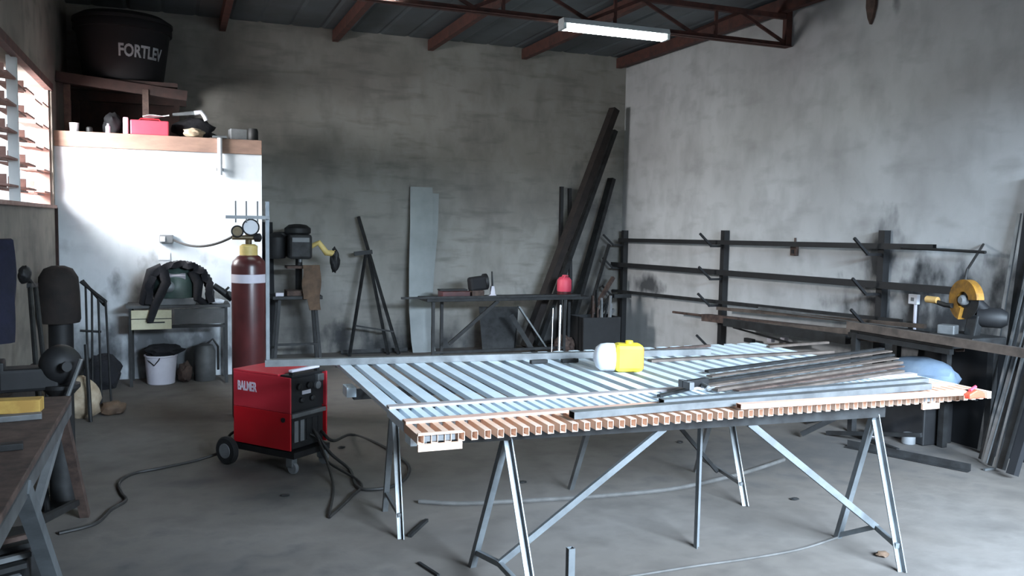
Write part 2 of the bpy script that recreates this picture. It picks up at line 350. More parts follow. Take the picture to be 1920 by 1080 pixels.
# ================================================================== ROOF STEEL
rl = ['far left rusty roof beam ending above the pale wall', 'second rusty roof beam from the left, ending on the back wall', 'third rusty roof beam from the left, ending on the back wall',
      'fourth rusty roof beam, its end just left of the lit lamp', 'rusty roof beam running along the top of the right wall behind the lamp']
for i, (px, py) in enumerate([(412, 66), (624, 84), (803, 92), (979, 103)]):
    p = onY(px, py, YB-.01)
    tag(MB().beam((p.x+.03, YB-.005, ZC-.085), (p.x+.03, YF+.05, ZC-.085), .07, .13).build('roof_rafter', 'redox'), rl[i], 'roof beam', 'roof beams under the roof sheets')
tag(MB().beam((XR-.12, YB-.005, ZC-.085), (XR-.12, YF+.05, ZC-.085), .08, .13).build('roof_rafter', 'redox'), rl[4], 'roof beam', 'roof beams under the roof sheets')
TY = 7.26; TZ = 3.50
t = thing('roof_truss', (3.2, TY, TZ), 'rusty lattice roof truss reaching across the room above the lamp', 'roof truss')
for dy in (-.035, .035): MB().angle((XL+.02, TY+dy, TZ+.02), (XR-.01, TY+dy, TZ+.02), .045).build('bottom_chord', 'redox', t)
MB().beam((XL+.02, TY, ZC-.18), (XR-.01, TY, ZC-.18), .05, .05).build('top_chord', 'redox', t)
MB().beam((XR-.038, TY, TZ), (XR-.038, TY, ZC-.02), .06, .07).build('end_post', 'redox', t)
xs = [XR-.06 - i*.56 for i in range(13)]
for i, x in enumerate(xs[:-1]):
    x2 = xs[i+1]
    MB().beam((x, TY, TZ+.04) if i % 2 == 0 else (x, TY, ZC-.19), (x2, TY, ZC-.19) if i % 2 == 0 else (x2, TY, TZ+.04), .022, .03).build('web_bar', 'redox', t)
    if i % 2 == 1: MB().beam((x2+.28, TY, TZ+.04), (x2+.28, TY, ZC-.19), .02, .03).build('web_bar', 'redox', t)
# fluorescent lamps hung on the truss chord
def lamp(x0, x1, y, z, label):
    t = thing('fluorescent_lamp', ((x0+x1)/2, y, z), label, 'lamp', 'fluorescent lamps on the roof truss')
    MB().prism([(-.05, .05), (.05, .05), (.07, 0), (-.07, 0)], (x0, y, z), (0, 1, 0), (0, 0, 1), (x1-x0, 0, 0)).build('lamp_housing', 'lamp_white', t)
    for dy in (-.035, .035): MB().tube([(x0+.03, y+dy, z-.03), (x1-.03, y+dy, z-.03)], .019, 12).build('lamp_tube', 'tube', t, smooth=True)
    for x in (x0+.015, x1-.015): MB().box((x, y, z-.024), (.03, .12, .048)).build('end_cap', 'lamp_white', t)
    for x in (x0+.15, x1-.15): MB().beam((x, y, z+.05), (x, TY-.03, TZ+.02 if abs(z-TZ) > .12 else z+.055), .012).build('hanger', 'redox', t)
    return t
LY = 7.12
pa, pb = onY(1052, 44, LY), onY(1250, 68, LY)
lamp(pa.x, pb.x, LY, (pa.z+pb.z)/2, 'glowing twin fluorescent lamp below the roof truss near the right wall')
pc = onY(750, -6, LY)
lamp(pc.x-1.25, pc.x, LY, pc.z+.03, 'glowing fluorescent lamp cut off by the top edge of the photo')
# dark tapering bracket high on the right wall
p = onX(1637, 8, XR)
tag(MB().prism([(-.055, .5), (.055, .5), (.055, .12), (.03, .02), (0, -.04), (-.03, .02), (-.055, .12)], (XR-.001, p.y, p.z-.14), (0, 1, 0), (0, 0, 1), (-.03, 0, 0)).build('wall_bracket', 'rust'),
    'brown pointed bracket high on the right wall at the picture top', 'bracket')

# ================================================================== WATER TANK AND ITS TIMBER SHELF
tc = Vector((-.50, 10.10, 3.05)); TR0, TR1, TH = .39, .47, .62
t = thing('water_tank', tc, 'dark round water tank with pale lettering on a timber shelf under the roof', 'water tank')
MB().lathe([(TR0-.03, 0), (TR0, .03), (TR1-.012, TH-.09), (TR1+.012, TH-.085), (TR1+.012, TH-.03), (TR1, TH)], tc, seg=48).build('tank_body', 'tank', t, smooth=True)
MB().lathe([(TR1+.02, TH), (TR1+.02, TH+.03), (TR1-.06, TH+.08), (.1, TH+.115), (.02, TH+.12)], tc, seg=48).build('tank_lid', 'tank', t, smooth=True)
a0 = math.atan2(-tc.y, -tc.x)                          # direction towards the room
def wrap(x, y, f):
    z = .24 + y; a = a0 - .12 + x*1.12; r = TR0 + (TR1-.012-TR0)*(z-.03)/(TH-.12) + .002 + .003*f
    return tc + Vector((r*cos(a), r*sin(a), z))
text_mesh('FORTLEV', 'lettering', 'letter', t, .17, wrap)
t = thing('timber_shelf', (-.5, 10.1, 2.46), 'dark timber shelf on posts carrying the water tank', 'shelf')
zb = 3.05
for y in (9.80, 10.10, 10.40): MB().box((-.52, y, zb-.02), (1.1, .2, .04)).build('shelf_board', 'darkwood', t)
MB().beam((XL+.005, 9.66, 3.03), (.12, 9.72, 2.93), .05, .10).build('front_beam', 'darkwood', t)
MB().beam((XL+.005, 10.5, 2.96), (.12, 10.5, 2.96), .05, .10).build('rear_beam', 'darkwood', t)
for p in ((-.28, 9.69), (-1.0, 9.69), (0.02, 10.5), (-1.0, 10.5)): MB().beam((p[0], p[1], 2.462), (p[0], p[1], 2.96), .045, .06).build('post', 'rust' if p[1] < 10 else 'darkwood', t)
MB().box((-.5, 10.62, 2.75), (1.1, .03, .5)).build('back_board', 'darkwood', t)

# ================================================================== CLUTTER ON THE SLAB EDGE
ZS = ZP+.152
def slab(px, Y=YP+.14, z=None): return onY(px, 245, Y)
b = slab(140); tag(MB().lathe([(.035, 0), (.04, .0), (.045, .09), (.038, .09), (.034, .01)], (b.x, YP+.1, ZS), seg=20).build('cup', 'white', smooth=True), 'small white cup at the left end of the brown slab edge', 'cup')
b = slab(168); tag(MB().lathe([(.03, 0), (.03, .05), (.02, .06)], (b.x, YP+.12, ZS), seg=16).build('tin', 'dark', smooth=True), 'small dark tin beside the white cup on the slab edge', 'tin')
b = slab(203); tag(MB().lathe([(.022, 0), (.022, .07), (.01, .085), (.01, .10)], (b.x, YP+.1, ZS), seg=16).build('bottle', 'offwhite', smooth=True), 'tiny whitish bottle left of the red toolbox', 'bottle')
b = slab(209); tag(MB().blob((b.x, YP+.28, ZS+.10), (.09, .08, .13), .25, 2, 3, flat=.77).build('bundle', 'tank', smooth=True), 'dark green-black bundle behind the tiny bottle', 'bundle')
p0, p1 = slab(236), slab(318)
t = thing('toolbox', ((p0.x+p1.x)/2, YP+.15, ZS), 'faded red plastic toolbox lying on the brown slab edge', 'toolbox')
w = p1.x-p0.x
MB().box(((p0.x+p1.x)/2+.02, YP+.12, ZS+.075), (w-.05, .16, .15)).build('box_body', 'pinkred', t, bevel=.012)
MB().box((p0.x+.0, YP+.12, ZS+.085), (.05, .15, .17), rotz(.06)).build('end_panel', 'pink', t, bevel=.01)
MB().tube([(p0.x+.12, YP+.12, ZS+.148), (p0.x+.14, YP+.12, ZS+.17), (p1.x-.1, YP+.12, ZS+.17), (p1.x-.08, YP+.12, ZS+.148)], .008, 8).build('handle', 'redlid', t)
rows = [[(p0.x+.16+.05*i, YP+.05+.045*j, ZS+.186+.006*i+.012*sin(i*1.1+j)) for j in range(4)] for i in range(6)]
tag(MB().strip(rows, .006).build('paper_sheet', 'white', smooth=True), 'crumpled white paper sheet on top of the red toolbox', 'paper')
p2 = slab(385)
tag(MB().blob(((p1.x+p2.x)/2+.06, YP+.27, ZS+.10), ((p2.x-p1.x)/2+.03, .12, .12), .25, 2, 5, flat=.8).build('tool_bag', 'cloth_k', smooth=True), 'black cloth tool bag right of the red toolbox', 'bag')
t = thing('hand_saw', ((p1.x+p2.x)/2, YP+.10, ZS+.18), 'white-handled saw lying across the black tool bag', 'saw')
MB().prism([(0, 0), (.27, .035), (.27, .075), (0, .03)], (p1.x+.03, YP+.14, ZS+.215), (1, 0, 0), (0, 0, 1), (0, .008, 0)).build('blade', 'steel_l', t)
MB().tube([(p1.x+.24, YP+.145, ZS+.26), (p1.x+.31, YP+.145, ZS+.275), (p1.x+.345, YP+.145, ZS+.23), (p1.x+.36, YP+.145, ZS+.19)], .024, 10).build('handle', 'white', t, smooth=True)
p = slab(363); tag(MB().blob((p.x, YP+.06, ZS+.045), (.10, .06, .05), .3, 2.5, 9, flat=.78).build('rag', 'rag', smooth=True), 'crumpled beige rag in front of the black tool bag', 'rag')
p = slab(398); tag(MB().tube([(p.x-.0, YP+.07, ZS+.015), (p.x+.0, YP+.12, ZS+.05), (p.x+.03, YP+.12, ZS+.035), (p.x+.07, YP+.08, ZS+.012)], .013, 8).build('cord', 'cable', smooth=True), 'short dark cord coiled next to the beige rag', 'cord')
p = slab(450); tag(MB().box((p.x-.02, YP+.2, ZS+.06), (.17, .16, .12), rotz(.12)).build('storage_box', 'grey', bevel=.006), 'dull grey box near the right end of the slab', 'box')
p = slab(476); tag(MB().lathe([(.05, 0), (.055, .01), (.055, .10), (.045, .13)], (p.x-.01, YP+.14, ZS), seg=20).build('paint_can', 'dark', smooth=True), 'dark round can at the right end of the slab edge', 'can')
# hanging white pipe
p = onY(412, 258, YP-.045)
t = thing('drain_pipe', (p.x, YP-.045, 2.1), 'white pipe running down the pale wall from the slab edge', 'pipe')
MB().tube([(p.x, YP-.05, 2.10), (p.x, YP-.05, ZS+.0)], .024, 14).build('pipe', 'white', t, smooth=True)
MB().box((p.x, YP-.03, ZS+.01), (.14, .09, .02)).build('bracket', 'steel_l', t)
MB().box((p.x, YP-.013, 2.16), (.07, .025, .03)).build('clamp', 'steel_l', t)
# switch box, cable, paper
p = onY(312, 448, YP-.02)
t = thing('switch_box', (p.x, YP-.03, p.z), 'grey switch box with a white rocker on the pale wall', 'switch')
MB().box((p.x, YP-.03, p.z), (.13, .06, .085)).build('box', 'grey', t, bevel=.006); MB().box((p.x-.035, YP-.064, p.z), (.045, .01, .05)).build('rocker', 'white', t)
p2 = onY(308, 481, YP-.003); tag(MB().box((p2.x, YP-.003, p2.z), (.115, .006, .075)).build('paper_note', 'white'), 'small white paper note stuck below the switch box', 'paper')

# ================================================================== DESK WITH GREEN MACHINE
DY0, DY1 = 8.98, 9.38
a, c = onY(240, 586, DY0), onY(428, 586, DY0); zt = .78
t = thing('metal_desk', ((a.x+c.x)/2, (DY0+DY1)/2, 0), 'old dark metal desk with one cream drawer against the pale wall', 'desk')
MB().box(((a.x+c.x)/2, (DY0+DY1)/2, zt), (c.x-a.x+.04, DY1-DY0, .03))  .build('desktop', 'deskgrey', t, bevel=.004)
for x in (a.x+.02, c.x-.02):
    for y in (DY0+.02, DY1-.02): MB().beam((x, y, 0), (x, y, zt-.015), .028).build('leg', 'dark', t)
d0, d1 = onY(246, 610, DY0), onY(322, 610, DY0)
dr = MB().box(((d0.x+d1.x)/2, DY0+.01, zt-.125), (d1.x-d0.x, .03, .19)).build('drawer', 'cream', t, bevel=.004)
MB().box(((d0.x+d1.x)/2+.04, DY0-.008, zt-.15), (.16, .012, .012)).build('handle', 'dark', dr)
MB().box(((d0.x+d1.x)/2, DY0-.006, zt-.115), (d1.x-d0.x, .004, .008)).build('groove', 'dark', dr)
MB().box(((d1.x+c.x)/2, DY0+.02, zt-.10), (c.x-d1.x-.05, .02, .15)).build('apron_panel', 'deskgrey', t)
MB().beam((d1.x, DY0+.02, zt-.20), (c.x-.03, DY0+.02, zt-.20), .025).build('stretcher', 'dark', t)
g0, g1 = onY(292, 575, 9.15), onY(366, 575, 9.15); gx = (g0.x+g1.x)/2
t = thing('green_machine', (gx, 9.15, zt+.015), 'grey-green rounded machine on a grey base standing on the desk', 'machine')
MB().box((gx, 9.13, zt+.05), (g1.x-g0.x, .32, .07)).build('base', 'grey', t, bevel=.01)
MB().lathe([(.205, 0), (.21, .08), (.195, .20), (.15, .28), (.06, .32), (.01, .325)], (gx, 9.15, zt+.085), seg=32).build('casing', 'green', t, smooth=True)
MB().box((gx+.01, 8.985, zt+.30), (.17, .05, .045), Matrix.Rotation(.5, 3, 'X')).build('label_plate', 'offwhite', t, bevel=.004)
MB().lathe([(.055, 0), (.055, .02), (.03, .03)], (gx-.06, 8.955, zt+.2), (0, -1, .1), 20).build('dial', 'steel_l', t, smooth=True)
# black jacket draped over it
rows = []
N1 = 30
for i in range(N1+1):
    s_ = i/N1; an = pi*(1-s_); x = gx + .04 + .285*cos(an)*(1.0) ; zz = zt+.03 + .39*sin(an)**.6
    row = []
    for j in range(7):
        q = j/6; y = 8.93 + .34*q + .012*sin(i*1.3+j); fold = .016*sin(i*1.7+j*.9)
        wd = (.10 if s_ < .35 or s_ > .65 else .05)
        row.append((x + fold + (0.0), y, max(zt+.022, zz + fold*.8 - .02*q)))
    rows.append(row)
t = thing('black_jacket', (gx, 9.1, zt+.02), 'black jacket draped over the green machine, sleeves hanging to the desk', 'jacket')
MB().strip(rows, .06).build('jacket_body', 'cloth_k', t, smooth=True)
l0 = onY(312, 530, 8.94); l1 = onY(292, 570, 8.935); l2 = onY(281, 604, 8.94)
MB().tube([(gx-.12, 8.98, zt+.37), l0, l1, l2], .055, 12, .032).build('sleeve', 'cloth_k', t, smooth=True)
MB().tube([(gx-.12, 9.0, zt+.37), onY(285, 510, 8.99), onY(274, 550, 9.0), onY(271, 570, 9.03)], .06, 12, .05).build('sleeve', 'cloth_k', t, smooth=True)
MB().tube([(gx+.16, 9.0, zt+.35), onY(372, 530, 8.99), onY(370, 560, 8.98), onY(388, 571, 9.03)], .055, 12, .035).build('sleeve', 'cloth_k', t, smooth=True)
p = onY(402, 577, 9.02); tag(MB().blob((p.x+.03, 8.995, zt+.045), (.06, .035, .026), .35, 3, 2, flat=.8).build('work_glove', 'white', smooth=True), 'pale crumpled glove on the desk right of the machine', 'glove')
p = onY(421, 566, 9.12)
t = thing('angle_grinder', (p.x, 9.15, zt+.015), 'dark angle grinder lying at the right end of the desk', 'grinder')
MB().tube([(p.x-.10, 9.2, zt+.19), (p.x-.02, 9.2, zt+.13), (p.x+.08, 9.2, zt+.05)], .03, 12, .038).build('motor_body', 'black', t, smooth=True)
MB().lathe([(.02, 0), (.06, .0), (.06, .012), (.02, .014)], (p.x+.07, 9.16, zt+.08), (.6, -.3, .6), 24).build('disc', 'dark', t)
MB().tube([(p.x+.0, 9.22, zt+.12), (p.x+.05, 9.22, zt+.17)], .012, 8).build('side_handle', 'black', t)
# under the desk
p = onz(302, 722, 0)
t = thing('white_bucket', (p.x, 9.12, 0), 'white plastic bucket with a dark rim under the desk', 'bucket')
by = 9.14
MB().lathe([(.125, 0), (.13, .005), (.15, .27), (.157, .275), (.157, .29), (.143, .29), (.12, .02)], (p.x, by, 0), seg=32).build('bucket_body', 'offwhite', t, smooth=True)
MB().tube([(p.x-.155, by, .275), (p.x-.11, by-.10, .24), (p.x-.06, by-.145, .20), (p.x-.02, by-.15, .25), (p.x+.0, by-.15, .29)], .006, 6).build('handle', 'black', t)
tag(MB().blob((p.x+.03, by, .33), (.18, .14, .06), .3, 2.5, 4).build('cloth_heap', 'cloth_k', smooth=True), 'black cloth heaped over the mouth of the white bucket', 'cloth')
p = onz(385, 716, 0)
t = thing('grey_canister', (p.x, 9.2, 0), 'dusty grey metal canister standing under the desk', 'canister')
MB().lathe([(.10, 0), (.105, .01), (.105, .30), (.08, .36), (.03, .38)], (p.x, 9.2, 0), seg=28).build('canister_body', 'deskgrey', t, smooth=True)
MB().tube([(p.x+.02, 9.2, .37), (p.x+.08, 9.2, .42), (p.x+.13, 9.2, .34), (p.x+.13, 9.2, .1)], .012, 8).build('hose', 'cable', t, smooth=True)
p = onz(347, 718, 0); tag(MB().blob((p.x, 9.15, .09), (.07, .08, .11), .3, 2, 6, flat=.82).build('motor_part', 'rust', smooth=True), 'rusty lump of machine scrap between bucket and canister', 'scrap')

# ================================================================== GAS CYLINDER
cy = 7.35; p = onY(467, 600, cy); cx = p.x
t = thing('gas_cylinder', (cx, cy, 0), 'tall maroon gas cylinder with a cream collar behind the red welder', 'gas cylinder')
MB().lathe([(.13, 0), (.138, .02), (.138, 1.26), (.128, 1.305), (.09, 1.345), (.062, 1.36)], (cx, cy, 0), seg=40).build('cylinder_body', 'maroon', t, smooth=True)
MB().lathe([(.066, 1.345), (.072, 1.35), (.072, 1.43), (.05, 1.445)], (cx, cy, 0), seg=28).build('collar', 'collar', t, smooth=True)
MB().lathe([(.139, 1.13), (.1395, 1.13), (.1395, 1.20), (.139, 1.20)], (cx, cy, 0), seg=40).build('label_band', 'offwhite', t, smooth=True)
MB().lathe([(.022, 1.44), (.026, 1.45), (.026, 1.53), (.016, 1.54), (.016, 1.57)], (cx, cy, 0), seg=16).build('valve', 'brass', t, smooth=True)
MB().tube([(cx-.13, cy-.02, 1.50), (cx+.04, cy-.02, 1.50)], .02, 10).build('regulator', 'brass', t, smooth=True)
for dx, dz, r, mm in ((.015, .085, .062, 'gauge'), (-.09, .05, .042, 'brass')):
    g = MB().lathe([(r, 0), (r, .024), (r-.004, .028)], (cx+dx, cy-.03, 1.50+dz), (-.05, -1, 0), 28).build('gauge_dial', mm, t, smooth=True)
    rg = [Vector((cx+dx-.0015, cy-.058, 1.50+dz)) + Vector((cos(a_)*(r+.002), 0, sin(a_)*(r+.002))) for a_ in [2*pi*k/24 for k in range(25)]]
    MB().tube(rg, .007, 6).build('bezel', 'black', g, smooth=True)
MB().lathe([(.035, 0), (.035, .04), (.02, .05)], (cx+.05, cy-.02, 1.50), (1, -.4, 0), 18).build('knob', 'black', t, smooth=True)
q = onY(326, 450, YP-.04); pts = []
for i in range(17):
    s_ = i/16; v = Vector((q.x, YP-.045, q.z)).lerp(Vector((cx-.125, cy+.0, 1.505)), s_); v.z -= .13*4*s_*(1-s_)*.55; pts.append(v)
tag(MB().tube(pts, .011, 8).build('gas_hose', 'cable', smooth=True), 'grey cable sagging from the switch box to the gas cylinder', 'cable')

# ================================================================== RED WELDER
O = Vector((.286, 6.03, 0)); Lx = Vector((.637, -.771, 0)).normalized(); Wx = Vector((.779, .627, 0)).normalized(); Zx = Vector((0, 0, 1))
def WP(s_, w_, z): return O + Lx*s_ + Wx*w_ + Zx*z
RW = Matrix((Lx, Wx, Zx)).transposed()
t = thing('welding_machine', WP(.35, .17, 0), 'red and black wheeled welding machine on the floor left of the gate', 'welding machine')
S0, S1, B0, B1 = .09, .60, 0.0, .35
pl = lambda s0, s1, w0, w1, z0, z1, zz0=None: MB().quadbox([WP(s0, w0, z0 if zz0 is None else zz0), WP(s1, w0, z0), WP(s1, w1, z0), WP(s0, w1, z0 if zz0 is None else zz0), WP(s0, w0, z1), WP(s1, w0, z1), WP(s1, w1, z1), WP(s0, w1, z1)])
pl(S0, S1-.03, B0+.012, B1-.012, .15, .63).build('chassis', 'black', t, bevel=.004)
for w0, w1 in ((B0, B0+.012), (B1-.012, B1)):
    sp = pl(S0+.004, S1+.004, w0, w1, .155, .40).build('side_panel', 'red', t, bevel=.003)
    pl(S0+.004, S1+.004, w0, w1, .402, .635).build('upper_panel', 'redlid', t, bevel=.003)
MB().lathe([(.016, 0), (.016, .008), (.008, .01)], WP(S1-.055, B0, .355), -Wx, 16).build('latch', 'black', t)
pl(S0, S1-.10, B0, B1, .635, .65).build('top_cover', 'redlid', t, bevel=.004)
pl(S1-.10, S1, B0+.02, B1-.02, .635, .645).build('front_lip', 'black', t)
pl(S1-.035, S1-.02, B0+.015, B1-.015, .41, .62).build('control_panel', 'black', t)
pl(S1-.03, S1+.01, B0+.015, B1-.015, .365, .395).build('front_handle', 'steel', t, bevel=.006)
pl(S1-.03, S1-.01, B0+.03, B1-.03, .16, .36).build('lower_grille', 'dark', t)
for k in range(5): pl(S1-.012, S1-.006, B0+.05+.055*k, B0+.085+.055*k, .20, .34).build('grille_slot', 'grey' if k < 2 else 'black', t)
for w_, z_, r in ((.10, .56, .022), (.19, .56, .022), (.27, .55, .026), (.12, .47, .018), (.22, .47, .02)): MB().lathe([(r, 0), (r, .018), (r*.6, .024)], WP(S1-.02, w_, z_), Lx, 16).build('control_knob', 'black' if r < .025 else 'grey', t, smooth=True)
pl(S1-.019, S1-.014, B0+.13, B0+.21, .505, .53).build('display', 'offwhite', t)
MB().box(WP(S1-.02, B1-.06, .60), (.05, .06, .05), RW).build('plug_socket', 'steel', t, bevel=.006)
MB().box(WP(S1-.03, B0+.165, .672), (.035, .26, .018), RW).build('top_handle', 'offwhite', t, bevel=.006)
for w_ in (.05, .28): MB().box(WP(S1-.03, w_, .654), (.03, .02, .02), RW).build('handle_foot', 'black', t)
MB().box(WP(.33, .175, .125), (.60, .34, .04), RW).build('base_frame', 'black', t)
for w_ in (-.035, .385):
    wh = MB().lathe([(.04, -.022), (.085, -.022), (.095, -.012), (.095, .012), (.085, .022), (.04, .022)], WP(.07, w_, .095), Wx, 32).build('rear_wheel', 'rubber', t, smooth=True)
    MB().lathe([(.05, -.026), (.05, .026), (.02, .03)], WP(.07, w_, .095), Wx, 24).build('hub', 'grey', wh, smooth=True)
MB().tube([WP(.07, -.03, .095), WP(.07, .38, .095)], .012, 8).build('axle', 'dark', t)
for w_ in (.03, .32):
    cs = MB().lathe([(.012, -.014), (.036, -.014), (.04, -.008), (.04, .008), (.036, .014), (.012, .014)], WP(.60, w_, .04), Wx, 24).build('caster', 'grey', t, smooth=True)
    MB().box(WP(.585, w_, .078), (.06, .05, .07), RW).build('fork', 'steel_l', cs, bevel=.01)
def logo(x, y, f): return WP(S0+.045 + x*.175, B0-.0005-.002*f, .515 + y)
text_mesh('BALMER', 'lettering', 'logo', t, .085, logo)
# cables
def floorpath(pxs, z=.012): return [onz(x, y, z) for x, y in pxs]
def smoothpath(P, n=8):
    out = []; P = [Vector(p) for p in P]
    for i in range(len(P)-1):
        a, b_, c_, d = P[max(i-1, 0)], P[i], P[i+1], P[min(i+2, len(P)-1)]
        for k in range(n):
            u = k/n; out.append(.5*((2*b_) + (c_-a)*u + (2*a-5*b_+4*c_-d)*u*u + (-a+3*b_-3*c_+d)*u**3))
    return out + [P[-1]]
P = [WP(.085, .06, .22), WP(.0, .05, .17), WP(-.05, .03, .06)] + floorpath([(372, 862), (300, 878), (250, 888), (224, 905), (228, 925), (236, 938), (208, 956), (178, 982), (110, 1000)])
tag(MB().tube(smoothpath(P), .010, 8).build('power_cord', 'cable', smooth=True), 'black power cord winding over the floor left of the welder', 'cord')
P = [WP(.596, .30, .23), WP(.68, .32, .17)] + floorpath([(660, 815), (715, 835), (762, 868), (764, 892), (735, 912), (690, 918), (668, 910), (655, 880)]) + [WP(.70, .27, .10), WP(.596, .25, .23)]
tag(MB().tube(smoothpath(P), .011, 8).build('torch_cable', 'cable', smooth=True), 'black torch cable looping on the floor right of the welder', 'cable')
P = [WP(.596, .19, .23), WP(.66, .21, .18)] + floorpath([(624, 905), (618, 962)]) + floorpath([(624, 964), (660, 930), (676, 905)]) + [WP(.72, .22, .06), WP(.64, .22, .20), WP(.596, .22, .26)]
tag(MB().tube(smoothpath(P), .009, 8).build('earth_lead', 'cable', smooth=True), 'black earth lead dropping in a sharp loop before the welder', 'cable')

# ================================================================== GATE ON TRESTLES
ZG = .79                                              # underside of the gate
GX0, GX1, GY0, GY1 = .862, 3.93, 3.16, 5.04
t = thing('metal_gate', ((GX0+GX1)/2, (GY0+GY1)/2, ZG), 'long slatted metal gate lying flat on trestles, front end salmon primed', 'gate')
YR1a, YR2a = onz(760, 762, ZG+.04).y, onz(780, 790, ZG+.04).y
TW, TH = .027, .036
n = 28; pitch_ = (GX1-GX0-TW)/(2*n-1)
LW = .062                                             # the long slats are wide flat tubes, every second one
for k in range(2*n):
    x = GX0 + TW/2 + k*pitch_
    if k % 2 == 0: MB().beam((x + (LW-TW)/2 if k == 0 else x, YR1a, ZG+TH-.011), (x + (LW-TW)/2 if k == 0 else x, GY1, ZG+TH-.011), LW, .022, hollow=.002).build('picket', 'galv', t)
    MB().beam((x, YR2a, ZG+TH/2), (x, YR1a+.02 if k % 2 else YR1a-.001, ZG+TH/2), TW+.006, TH, hollow=.002).build('short_picket', 'galv', t)
    MB().beam((x, GY0, ZG+TH/2), (x, YR2a-.001, ZG+TH/2), TW, TH, hollow=.002).build('primed_end', 'primer', t)
MB().beam((GX0, YR1a, ZG+TH+.006), (GX1, YR1a, ZG+TH+.006), .05, .012).build('middle_rail', 'palerail', t, bevel=.002)
MB().beam((GX0, YR2a, ZG+TH+.006), (GX1-.05, YR2a, ZG+TH+.006), .055, .012).build('front_rail', 'primer_rail', t, bevel=.002)
MB().beam((GX0, GY1-.02, ZG+.006), (GX1, GY1-.02, ZG+.006), .04, .014).build('rear_rail', 'steel', t)
for x0, x1 in ((GX0+.0, GX0+.18), (GX0+2.59, GX0+2.70)):
    br = MB().box(((x0+x1)/2, GY0-.004, ZG-.014), (x1-x0, .012, .028)).build('hinge_plate', 'primer', t)
    MB().box(((x0+x1)/2, GY0-.003, ZG+TH+.004), (x1-x0, .012, .010)).build('plate_top', 'primer', br)
    MB().box(((x0+x1)/2, GY0+.012, ZG+TH/2), (x1-x0-.05, .01, TH-.012)).build('plate_web', 'grey', br)
# trestles
def leg(t, p0, p1, m='steel_l', w=.030): return MB().angle(p0, p1, w, .005).build('leg', m, t)
ZT = ZG-.002-.022
t = thing('trestle', (2.3, 3.42, 0), 'long grey steel trestle under the front of the gate', 'trestle')
fA = [Vector((1.309, 3.785, 0)), Vector((1.36, 3.10, 0)), Vector((3.287, 3.512, 0)), Vector((3.25, 3.035, 0))]
tl, tr = Vector((1.335, 3.42, ZT-.03)), Vector((3.27, 3.28, ZT-.03))
MB().beam(tl+Vector((-.40, 0.03, 0)), tr+Vector((.05, 0, 0)), .045, .05).build('top_beam', 'dark', t)
for f, a in ((fA[0], tl), (fA[1], tl), (fA[2], tr), (fA[3], tr)): leg(t, a, f)
jl = (fA[0]*.55+fA[1]*.45) + Vector((0.0, 0, .13)); jr = (fA[2]*.5+fA[3]*.5) + Vector((.04, 0, .14))
for f1, f2, j in ((fA[0].lerp(tl, .12), fA[1].lerp(tl, .14), jl), (fA[2].lerp(tr, .02), fA[3].lerp(tr, .16), jr)):
    MB().beam(f1, j, .02, .025).build('foot_bar', 'steel_l', t); MB().beam(j, f2, .02, .025).build('foot_bar', 'steel_l', t)
mid = (tl+tr)/2
da, db = onz(1190, 818, ZT-.05), onz(1418, 800, ZT-.05)
MB().beam(jl, (2.10, 3.37, ZT-.05), .022, .028).build('brace', 'steel_l', t)
MB().beam(jr, (2.55, 3.34, ZT-.05), .028, .032).build('brace', 'steel_l', t)
MB().box((.93, 3.435, ZT-.02), (.07, .09, .05)).build('end_block', 'galv', t)
t = thing('trestle', (2.15, 4.45, 0), 'grey steel trestle under the rear half of the gate', 'trestle')
fB = [Vector((1.094, 4.70, 0)), Vector((1.071, 4.233, 0)), Vector((3.25, 4.80, 0)), Vector((3.128, 4.095, 0))]
tl, tr = Vector((1.08, 4.45, ZT-.03)), Vector((3.19, 4.45, ZT-.03))
MB().beam(tl-Vector((.22, 0, 0)), tr+Vector((.05, 0, 0)), .045, .05).build('top_beam', 'dark', t)
MB().box((.845, 4.47, ZT-.012), (.05, .12, .05)).build('end_block', 'galv', t)
for f, a in ((fB[0], tl), (fB[1], tl), (fB[2], tr), (fB[3], tr)): leg(t, a, f, 'steel')
j = (fB[2]+fB[3])/2 + Vector((0, 0, .14)); MB().beam(fB[2].lerp(tr, .16), fB[3].lerp(tr, .16), .02).build('foot_bar', 'steel', t)
MB().beam(j+Vector((-.02, 0, -.03)), (2.6, 4.45, ZT-.05), .022).build('brace', 'dark', t)
MB().beam(fB[0].lerp(tl, .16), fB[1].lerp(tl, .16), .02).build('foot_bar', 'steel', t)
t = thing('trestle', (2.38, 4.18, 0), 'narrow two-legged grey trestle standing crosswise under the middle of the gate', 'trestle')
MB().beam((2.49, 3.6, ZT+.002), (2.28, 4.36, ZT+.002), .03, .03).build('top_beam', 'dark', t)
leg(t, (2.486, 3.634, ZT), (2.486, 3.634, 0)); leg(t, (2.285, 4.34, ZT), (2.281, 4.729, 0), 'steel')

# steel lying on the gate
ZR = ZG+TH+.012
def lay(name, label, pa, pb, w, h, m, z, hollow=.002, kind='beam', group='steel bars lying on the gate', cat='steel bar'):
    a, c = onz(*pa, z+h), onz(*pb, z+h); a.z = c.z = z+h/2
    b_ = MB()
    if kind == 'beam': b_.beam(a, c, w, h, hollow=hollow)
    elif kind == 'angle': b_.angle(a, c, w, .004)
    else: b_.tube([a, c], w/2, 10)
    return tag(b_.build(name, m), label, cat, group)
lay('steel_tube', 'grey rectangular tube lying along the gate in front of the brown bars', (1072, 771), (1740, 718), .05, .03, 'steel', ZR+.001)
lay('steel_tube', 'pinkish primed tube lying next to the orange-red clamp', (1385, 757), (1828, 730), .04, .022, 'primer_rail', ZR+.001)
lay('steel_tube', 'pale grey tube with bright worn patches beside the blue sack', (1240, 748), (1735, 708), .045, .025, 'steel_l', ZR+.001)
